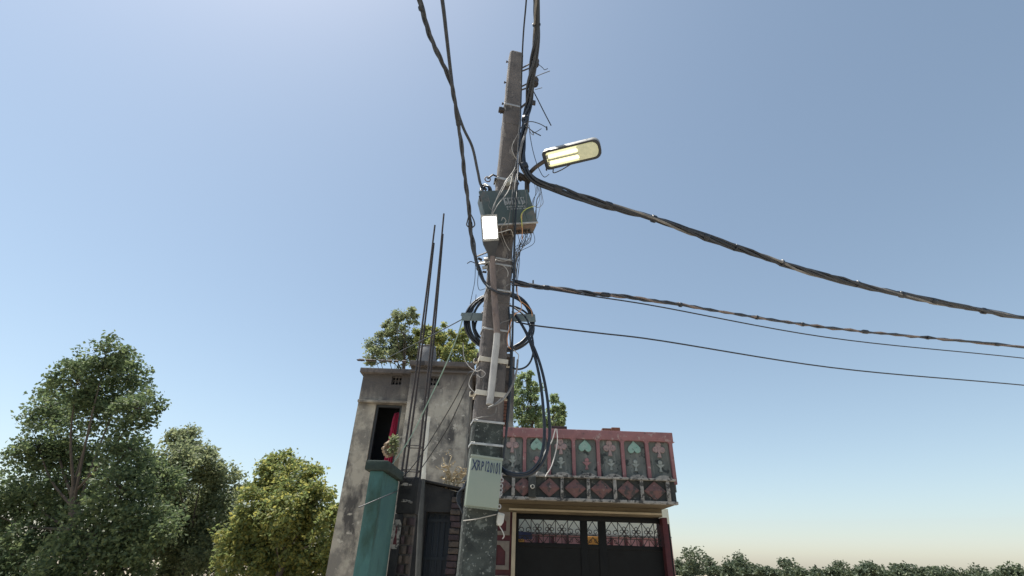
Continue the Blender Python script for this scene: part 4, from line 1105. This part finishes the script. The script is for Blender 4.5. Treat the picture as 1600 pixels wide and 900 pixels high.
wl_ = [
 ([(818, 190, .1), (812, 205, .12), (800, 230, .14), (803, 242, .14), (808, 250, .12)], .0035, 'wire_white', 'pale wire bulging left over the pole above the clamp'),
 ([(812, 190, .1), (808, 240, .11), (805, 262, .13), (790, 285, .28), (776, 310, .30), (768, 335, .31)], .0060, 'wire_grey', 'grey lead sweeping from the bundle down left to the LED lamp'),
 ([(811, 195, .1), (807, 250, .12), (800, 275, .15), (793, 300, .29), (778, 320, .30), (768, 338, .31)], .0042, 'wire_white', 'white lead sweeping over the green box to the LED lamp'),
 ([(809, 262, .12), (797, 275, .2), (783, 300, .29), (771, 320, .30), (769, 332, .30), (773, 345, .31)], .0040, 'wire_white', 'white lead looping down to the LED lamp top edge'),
 ([(762, 305, .27), (765, 315, .28), (764, 322, .28), (770, 330, .29), (773, 340, .30)], .0032, 'wire_grey', 'thin wire from the cable knot to the LED lamp'),
 ([(804, 260, .12), (800, 300, .28), (797, 330, .28), (794, 350, .28), (790, 365, .2)], .0040, 'wire_grey', 'grey wire hanging straight over the box markings'),
 ([(808, 265, .12), (803, 300, .29), (802, 340, .28), (803, 365, .2), (802, 400, .12)], .0060, 'wire_dark', 'dark wire hanging over the right half of the green box'),
 ([(821, 297, .26), (823, 315, .27), (819, 330, .27), (813, 342, .27)], .0032, 'wire_grey', 'thin wire bowing over the right flap of the green box'),
 ([(834, 322, .25), (822, 327, .27), (815, 335, .27), (815, 348, .27), (816, 356, .24)], .0045, 'wire_yellow', 'yellow-green earth wire arching over the box flap'),
 ([(815, 335, .27), (815.5, 350, .26), (816, 360, .22), (816, 375, .12)], .0042, 'wire_orange', 'orange wire dropping out of the bottom of the green box'),
 ([(776, 364, .3), (787, 362, .26), (797, 359, .24), (801, 364, .18), (802, 370, .14)], .0048, 'wire_white', 'white lead leaving the LED lamp to the right under the box'),
 ([(783, 345, .27), (786, 340, .28), (791, 344, .28), (787, 350, .27), (783, 356, .24), (790, 380, .12), (796, 392, .1)], .0032, 'wire_white', 'thin white curl dangling in front of the box bottom'),
 ([(780, 366, .25), (786, 380, .12), (789, 390, .1), (793, 398, .1), (792, 405, .1)], .0035, 'wire_grey', 'grey wire hanging between the box and the clamps'),
 ([(826, 195, .06), (829, 215, .06), (834, 240, .06), (842, 262, .06), (850, 277, .06), (858, 272, .06)], .0042, 'wire_dark', 'thin dark wire looping below the fluorescent light'),
 ([(840, 280, .05), (838, 300, .05), (833, 318, .05), (832, 330, .05)], .0030, 'wire_grey', 'thin wire hanging right of the box from the cable bundle'),
 ([(842, 283, .05), (847, 305, .05), (848, 318, .05), (841, 324, .05), (834, 322, .06)], .0030, 'wire_grey', 'thin wire loop bulging into the sky right of the box'),
 ([(839, 286, .05), (843, 310, .05), (838, 325, .05), (836, 345, .05)], .0028, 'wire_grey', 'hair-thin wire beside the loop right of the box'),
 ([(829, 356, .1), (822, 372, .08), (814, 390, .07), (808, 405, .07), (804, 415, .07)], .0040, 'wire_dark', 'dark wire slanting from the box corner back to the pole'),
 ([(822, 357, .1), (818, 370, .08), (810, 385, .07), (806, 400, .07), (804, 440, .07)], .0036, 'wire_dark', 'thin dark wire falling from the box floor beside the pole'),
 ([(812, 357, .1), (816, 370, .08), (812, 382, .08), (813, 395, .07), (808, 420, .07), (807, 455, .07)], .0040, 'wire_dark', 'wavy dark wire below the green box on the right'),
 ([(806, 357, .1), (810, 372, .08), (813, 385, .08), (808, 400, .08), (805, 425, .08), (808, 450, .07)], .0032, 'wire_grey', 'wavy grey wire below the green box on the right'),
 ([(773, 395, .14), (774, 405, .13), (788, 408, .1), (798, 404, .1)], .0035, 'wire_white', 'pale wire wrapped round the pole at the clamps'),
 ([(782, 412, .1), (790, 418, .1), (794, 425, .1), (793, 433, .1)], .0035, 'wire_white', 'pale wire whisker under the clamps'),
 ([(775, 425, .1), (785, 419, .1), (796, 417, .1)], .0028, 'wire_grey', 'hair-thin wire slanting under the clamps'),
 ([(743, 410, .03), (742, 440, .03), (738, 460, .03), (735, 475, .03)], .0030, 'wire_dark', 'thin wire hanging left of the pole above the coil'),
 ([(748, 418, .03), (747, 445, .03), (749, 453, .03), (758, 451, .06)], .0030, 'wire_dark', 'thin wire with a hooked end left of the pole'),
 ([(745, 413, .03), (736, 409, .03), (730, 412, .03)], .0045, 'wire_dark', 'short tail sticking out left of the clamps'),
 ([(790, 455, .11), (790, 448, .12), (795, 444, .11), (800, 445, .09)], .0042, 'wire_grey', 'grey hook of wire at the strap above the coil'),
 ([(808, 440, .08), (809, 460, .08), (815, 475, .07), (814, 485, .07), (806, 490, .08)], .0038, 'wire_orange', 'orange wire curling beside the top of the coil'),
 ([(815, 472, .02), (823, 478, .02), (830, 486, .02), (832, 494, .02)], .0035, 'wire_orange', 'reddish wire following the right side of the coil'),
 ([(806, 488, .1), (799, 500, .1), (795, 515, .1), (792, 530, .1), (794, 542, .1), (800, 546, .1)], .0048, 'wire_orange', 'orange wire snaking down over the lower right of the coil'),
 ([(804, 492, .1), (800, 502, .1), (798, 520, .1), (797, 540, .1)], .0042, 'wire_white', 'pale wire running down next to the orange one'),
 ([(778, 515, .15), (783, 505, .12), (790, 502, .11), (797, 500, .1)], .0036, 'wire_grey', 'grey wire arching between the conduit and the coil'),
 ([(800, 545, .09), (806, 550, .08), (810, 555, .08), (809, 562, .08)], .0040, 'wire_white', 'white lead bending right under the coil'),
 ([(724, 535, .0), (725, 560, .0), (735, 575, .02), (746, 580, .06), (752, 578, .1), (758, 584, .11), (752, 590, .11), (745, 585, .09)], .0033, 'wire_white', 'white lead hanging in a loop left of the upper white clamp'),
 ([(748, 572, .1), (740, 580, .05), (735, 590, .03), (732, 600, .02), (736, 607, .04), (742, 614, .06)], .0032, 'wire_white', 'thin pale wire between the two white clamps'),
 ([(752, 586, .1), (756, 596, .11), (755, 608, .11)], .0022, 'wire_grey', 'hair-thin wire on the pole between the two white clamps'),
 ([(740, 655, .1), (755, 651, .11), (768, 650, .11), (774, 645, .11), (775, 637, .11)], .0038, 'wire_grey', 'grey wire end lying across the pole above the tar'),
 ([(762, 638, .12), (770, 634, .13), (778, 628, .13), (783, 622, .12)], .0040, 'wire_white', 'pale wire end emerging under the conduit'),
 ([(724, 813, .09), (742, 811, .1), (760, 807, .1), (776, 804, .1)], .0035, 'wire_white', 'thin white wire stretched across the tarred foot to the white box'),
 ([(804, 700, .03), (806, 720, .03), (797, 740, .03)], .0028, 'wire_grey', 'thin wire dangling at the right of the meter box'),
 ([(744, 460, -.05), (741, 478, -.05), (735, 500, -.05)], .0028, 'wire_dark', 'hair-thin wire dropping behind the left of the cross arm'),
]
for pts, r, mt_, lab in wl_:
    wire(jig(pts, .6), r, mt_, lab)
rw = random.Random(77)
for k in range(11):
    x0 = rw.uniform(806, 832); y1 = rw.uniform(425, 475); x1 = rw.uniform(800, 808)
    pts = [(x0, 356, .12), (x0 + rw.uniform(-8, 6), 356 + rw.uniform(12, 26), .09), (rw.uniform(804, 817), rw.uniform(386, 402), .08), (x1 + rw.uniform(-1, 5), rw.uniform(405, 420), .08), (x1, y1, .07)]
    tag(MB().tube(spline([onp(*p) for p in pts], 6), rw.uniform(.002, .0034), 5).build('wire', M[rw.choice(('wire_dark', 'wire_dark', 'wire_grey'))], smooth=1),
        'hair-thin wire in the tangle hanging between the green box and the lower clamps', 'wire', 'hair-thin wires below the green box')
for k in range(5):
    x0 = rw.uniform(832, 844); y1 = rw.uniform(318, 350)
    pts = [(x0, rw.uniform(278, 288), .06), (x0 + rw.uniform(-3, 6), rw.uniform(296, 304), .06), (x0 + rw.uniform(-5, 4), rw.uniform(308, 316), .06), (x0 + rw.uniform(-8, 0), y1, .07)]
    tag(MB().tube(spline([onp(*p) for p in pts], 6), rw.uniform(.002, .003), 5).build('wire', M[rw.choice(('wire_dark', 'wire_grey'))], smooth=1),
        'hair-thin wire dangling in the sky between the street light arm and the green box', 'wire', 'hair-thin wires right of the green box')
# lines running from the pole over to the left
def line(pts, r, mt_, lab, name='line_wire'):
    return tag(MB().tube(spline(pts, 8), r, 5).build(name, M[mt_], smooth=1), lab, 'wire', 'thin lines running off left of the pole')
line(OP((722, 499, -.10)) + P((690, 516, 4.7), (655, 534, 5.8), (600, 562, 8.0), (585, 571, 9.4)), .0055, 'wire_dark', 'thin dark line from the left end of the cross arm towards the tree')
line(OP((722.5, 500, -.10)) + P((716, 521, 4.2), (696, 571, 4.6), (668, 630, 5.0), (641, 684, 5.4), (612, 727, 5.7)), .0060, 'rope_green', 'faded green cord from the cross arm down to the teal wall')
line(OP((742, 580, .02)) + P((733, 583, 4.1), (712, 622, 4.5), (685, 668, 5.0), (650, 722, 5.6), (624, 752, 6.0)), .0050, 'wire_dark', 'left of two thin lines slanting across the cement wall')
line(OP((744, 582, .02)) + P((737, 590, 4.1), (716, 635, 4.5), (700, 668, 5.0), (672, 712, 5.6), (640, 757, 6.0)), .0050, 'wire_dark', 'right of two thin lines slanting across the cement wall')
line(P((560, 793, 4.7), (600, 776, 4.9), (622, 767, 5.9)), .0050, 'wire_dark', 'dark line drooping across the teal wall')
line(P((868, 670, 9.0), (862, 690, 8.95), (852, 705, 8.9), (842, 728, 8.8), (838, 742, 8.75)), .011, 'wire_white', 'left white cord hanging over the parapet', 'white_cord')
line(P((870, 670, 9.0), (871, 690, 8.95), (866, 715, 8.9), (860, 732, 8.8), (854, 741, 8.75), (852, 745, 8.72)), .011, 'wire_white', 'right white cord hanging over the parapet', 'white_cord')
# ================================================================== vegetation
def leafcloud(mb, c, rad, n, size, rnd, flat=.9):
    for _ in range(n):
        while True:
            u = V((rnd.uniform(-1, 1), rnd.uniform(-1, 1), rnd.uniform(-1, 1)))
            if u.length < 1: break
        u = u * (.55 + .45 * rnd.random())
        p = c + V((u.x * rad, u.y * rad, u.z * rad * flat))
        s = size * rnd.uniform(.6, 1.35)
        d = V((rnd.gauss(0, 1), rnd.gauss(0, 1), rnd.gauss(-.25, .7))).normalized()
        q = d.orthogonal().normalized(); q.rotate(Matrix.Rotation(rnd.uniform(0, 6.28), 3, d))
        nn = d.cross(q) * s * .10
        w = s * .30
        mb.add([p, p + d * s * .5 + q * w - nn, p + d * s, p + d * s * .5 - q * w - nn], [(0, 1, 2), (0, 2, 3)])
def tree(base, tops, label, leaf, Y, lsize=.10, dens=1.0, grow=1.0, name='tree', trunk_r=.09, seed=1, group='trees behind the houses', trunk_top=None, depth=.5):
    """tops: (px, py, radius in pixels) of leaf clumps as they show at distance Y"""
    rnd = random.Random(seed)
    th = thing(name, base, label, 'tree', group)
    cl = []
    for px, py, r in tops:
        yy = Y + rnd.uniform(-depth, depth)
        c = at(px, py, yy)
        rm = r * grow * rnd.uniform(.85, 1.2) * (c - CAM).dot(FW) / FPX
        cl.append((c, rm))
    top = trunk_top or (sum((c for c, r in cl), V()) / len(cl) + V((0, 0, -.4)))
    tp = [base, base.lerp(top, .35) + V((rnd.uniform(-.1, .1), rnd.uniform(-.1, .1), 0)), base.lerp(top, .7) + V((rnd.uniform(-.12, .12), rnd.uniform(-.1, .1), 0)), top]
    ts = spline(tp, 5)
    MB().tube(ts, [trunk_r * (1 - .6 * i / (len(ts) - 1)) for i in range(len(ts))], 9).build('trunk', M['bark'], th, smooth=1)
    lv = MB(); tw = MB()
    for c, rm in cl:
        i = int(len(ts) * rnd.uniform(.55, .98)); s = ts[min(i, len(ts) - 1)]
        if s.z > c.z - .1: s = min(ts, key=lambda q: abs(q.z - (c.z - .5)))
        mid = s.lerp(c, .5) + V((rnd.uniform(-.12, .12), rnd.uniform(-.12, .12), -.08 - .1 * rnd.random()))
        lp = spline([s, mid, c], 5)
        MB().tube(lp, [trunk_r * .24 * (1 - .75 * k / (len(lp) - 1)) for k in range(len(lp))], 6).build('limb', M['bark'], th, smooth=1)
        # each clump: several sprays of leaves on twigs, uneven, with gaps
        m_ = max(5, int(9 * (rm / .3) ** 1.3))
        for _ in range(m_):
            while True:
                u = V((rnd.uniform(-1, 1), rnd.uniform(-1, 1), rnd.uniform(-1, 1)))
                if .2 < u.length < 1: break
            e = c + u * rm * rnd.uniform(.7, 1.12)
            tw.tube([c.lerp(e, .0), c.lerp(e, .55) + V((0, 0, .03)), e], [.010, .007, .003], 4)
            leafcloud(lv, e, rm * rnd.uniform(.36, .62), int(dens * rnd.randint(34, 66)), lsize, rnd)
    MB_tw = tw.build('twigs', M['bark'], th); MB_tw['kind'] = 'stuff'
    o = lv.build('crown', M[leaf], th); o['kind'] = 'stuff'
    return th
def gb(px, Y): 
    p = at(px, 860, Y); return V((p.x, p.y, 0))
tree(gb(615, 15), [(643, 486, 8), (634, 497, 7), (648, 497, 9), (622, 498, 11), (612, 496, 9), (604, 513, 10), (597, 522, 9), (618, 514, 12), (629, 530, 13), (641, 537, 12), (618, 540, 14), (605, 548, 12), (612, 560, 14), (634, 556, 15), (646, 552, 12), (588, 540, 12), (584, 556, 12)],
     'taller grey-green open-crowned tree above the left roof', 'leaf_a', 15.0, .085, 1.15, grow=1.3, seed=3, trunk_top=at(632, 522, 15))
tree(gb(690, 14), [(659, 522, 9), (670, 515, 9), (665, 535, 11), (682, 526, 12), (694, 522, 10), (690, 540, 14), (702, 545, 13), (680, 553, 12), (712, 527, 10), (720, 523, 9), (716, 540, 14), (730, 540, 11), (737, 551, 10), (724, 556, 14), (704, 562, 13), (742, 560, 8)],
     'lower yellow-green bushy tree behind the roof left of the pole', 'leaf_b', 14.0, .08, 1.7, grow=1.3, seed=5, trunk_top=at(700, 560, 14))
tree(gb(828, 15.5), [(815, 590, 8), (824, 583, 6), (822, 596, 8), (810, 606, 9), (834, 602, 7), (838, 610, 9), (829, 613, 9), (816, 620, 11), (838, 624, 9), (808, 634, 10), (824, 638, 12), (836, 643, 10), (814, 652, 12), (832, 659, 11), (818, 668, 10), (798, 620, 9), (797, 645, 9)],
     'slender fresh-green tree just right of the pole', 'leaf_c', 15.5, .08, 1.1, grow=1.3, seed=8, trunk_top=at(829, 630, 15.5))
tree(gb(864, 17), [(864, 624, 6), (869, 623, 5), (866, 640, 8), (874, 640, 8), (879, 646, 6), (858, 646, 8), (848, 648, 7), (866, 654, 10), (876, 658, 7), (852, 660, 9), (862, 668, 9), (845, 666, 8)],
     'small green tree behind the dark brick on the parapet', 'leaf_c', 17.0, .08, 1.5, grow=1.3, seed=13, trunk_top=at(864, 650, 17))
# trees standing to the left of the cement house
tree(gb(130, 17), [(165, 560, 30), (200, 590, 34), (120, 600, 36), (80, 640, 40), (150, 640, 44), (215, 640, 34), (60, 700, 46), (130, 700, 50), (200, 700, 46), (40, 770, 50), (110, 770, 54), (190, 770, 52), (250, 750, 40), (70, 835, 54), (150, 840, 56), (220, 830, 48), (20, 880, 50), (110, 890, 54), (190, 890, 52), (-20, 800, 50), (-30, 870, 50)],
     'large spreading green tree at the far left edge', 'leaf_d', 17.0, .13, 1.25, seed=21, trunk_r=.2, depth=1.4)
tree(gb(300, 20), [(290, 690, 30), (270, 730, 34), (320, 725, 36), (345, 765, 36), (280, 780, 40), (320, 810, 42), (260, 830, 40), (355, 830, 38), (300, 850, 40), (270, 885, 44), (330, 885, 42)],
     'rounded dull green tree between the two trees at the far left', 'leaf_a', 20.0, .13, 1.8, seed=22, trunk_r=.15, depth=1.2)
tree(gb(440, 16), [(440, 735, 28), (415, 755, 32), (470, 755, 34), (400, 795, 36), (445, 795, 40), (495, 790, 36), (520, 825, 36), (420, 840, 40), (475, 840, 40), (540, 850, 34), (375, 845, 36), (395, 885, 40), (450, 885, 42), (505, 882, 40), (550, 885, 36)],
     'bushy yellow-green tree left of the cement house', 'leaf_b', 16.0, .12, 1.9, seed=23, trunk_r=.14, depth=1.0)

# far belt of trees closing the plain all round the view
rnd = random.Random(31)
b = MB()
for k in range(330):
    a = math.radians(-75 + 150 * k / 329 + rnd.uniform(-.4, .4))
    dist = rnd.uniform(150, 230)
    hgt = min(9.0, 3.0 + abs(rnd.gauss(0, 2.2)))
    c = V((dist * math.sin(a), dist * math.cos(a), 0))
    for j in range(4):
        q = c + V((rnd.uniform(-2.6, 2.6), rnd.uniform(-2, 2), hgt * rnd.uniform(.2, .72)))
        leafcloud(b, q, hgt * rnd.uniform(.28, .42), 190, .75, rnd)
o = b.build('far_trees', M['leaf_far']); o['kind'] = 'stuff'; o['label'] = 'distant belt of trees low along the horizon'; o['category'] = 'trees'
# dry vine at the foot of the cement wall
rnd = random.Random(4)
dv_ = thing('dry_vine', at(708, 765, 7.7), 'withered straw-coloured creeper on the wall top left of the pole', 'plant')
b = MB()
for k in range(34):
    x, y = rnd.uniform(696, 717), rnd.uniform(752, 766)
    p = at(x, y, 7.68)
    pts = [p]
    dx, dz = rnd.uniform(-.05, .07), rnd.uniform(.05, .16)
    for s in range(rnd.randint(3, 6)):
        p = p + V((dx + rnd.uniform(-.05, .05), rnd.uniform(-.03, .03), dz * rnd.uniform(.3, 1.1) - .02 * s)); pts.append(p)
    b.tube(spline(pts, 3), rnd.uniform(.004, .008), 4)
o = b.build('stems', M['straw'], dv_); o['kind'] = 'stuff'
b = MB()
for k in range(70):
    leafcloud(b, at(rnd.uniform(694, 718), rnd.uniform(700, 764) if rnd.random() < .35 else rnd.uniform(735, 766), 7.66), .04, 1, .06, rnd)
o = b.build('dry_leaves', M['straw'], dv_); o['kind'] = 'stuff'
# firewood and a scrubby plant in the curtained opening
sill = 10.25
fwood = [((598, 701), (609, 694)), ((599, 706), (612, 699)), ((601, 710), (614, 704)), ((602, 695), (610, 689)), ((604, 713), (616, 709))]
for i, ((x0, y0), (x1, y1)) in enumerate(fwood):
    o = MB().tube(P((x0, y0, sill), ((x0 + x1) / 2, (y0 + y1) / 2 + .4, sill + .12), (x1, y1, sill + .25)), [.034, .036, .03], 8).build('firewood_stick', M['wood'], smooth=.8)
    tag(o, ['second highest stick of the firewood below the red curtain', 'middle stick of the firewood below the red curtain', 'second lowest stick of the firewood below the red curtain', 'topmost stick of the firewood below the red curtain', 'lowest stick of the firewood below the red curtain'][i], 'firewood', 'firewood sticks under the curtain')
sc_ = thing('scrub_plant', at(613, 712, 10.2), 'small scrubby grey-green plant beside the firewood and red curtain', 'plant')
b, st = MB(), MB()
for k in range(16):
    e = at(rnd.uniform(609, 620), rnd.uniform(681, 706), 10.2 + rnd.uniform(-.05, .1))
    st.tube([at(614, 712, 10.2), at(614, 700, 10.2).lerp(e, .5), e], [.008, .006, .003], 4)
    leafcloud(b, e, .06, 16, .07, rnd)
st.build('stems', M['bark'], sc_)
o = b.build('foliage', M['leaf_a'], sc_); o['kind'] = 'stuff'
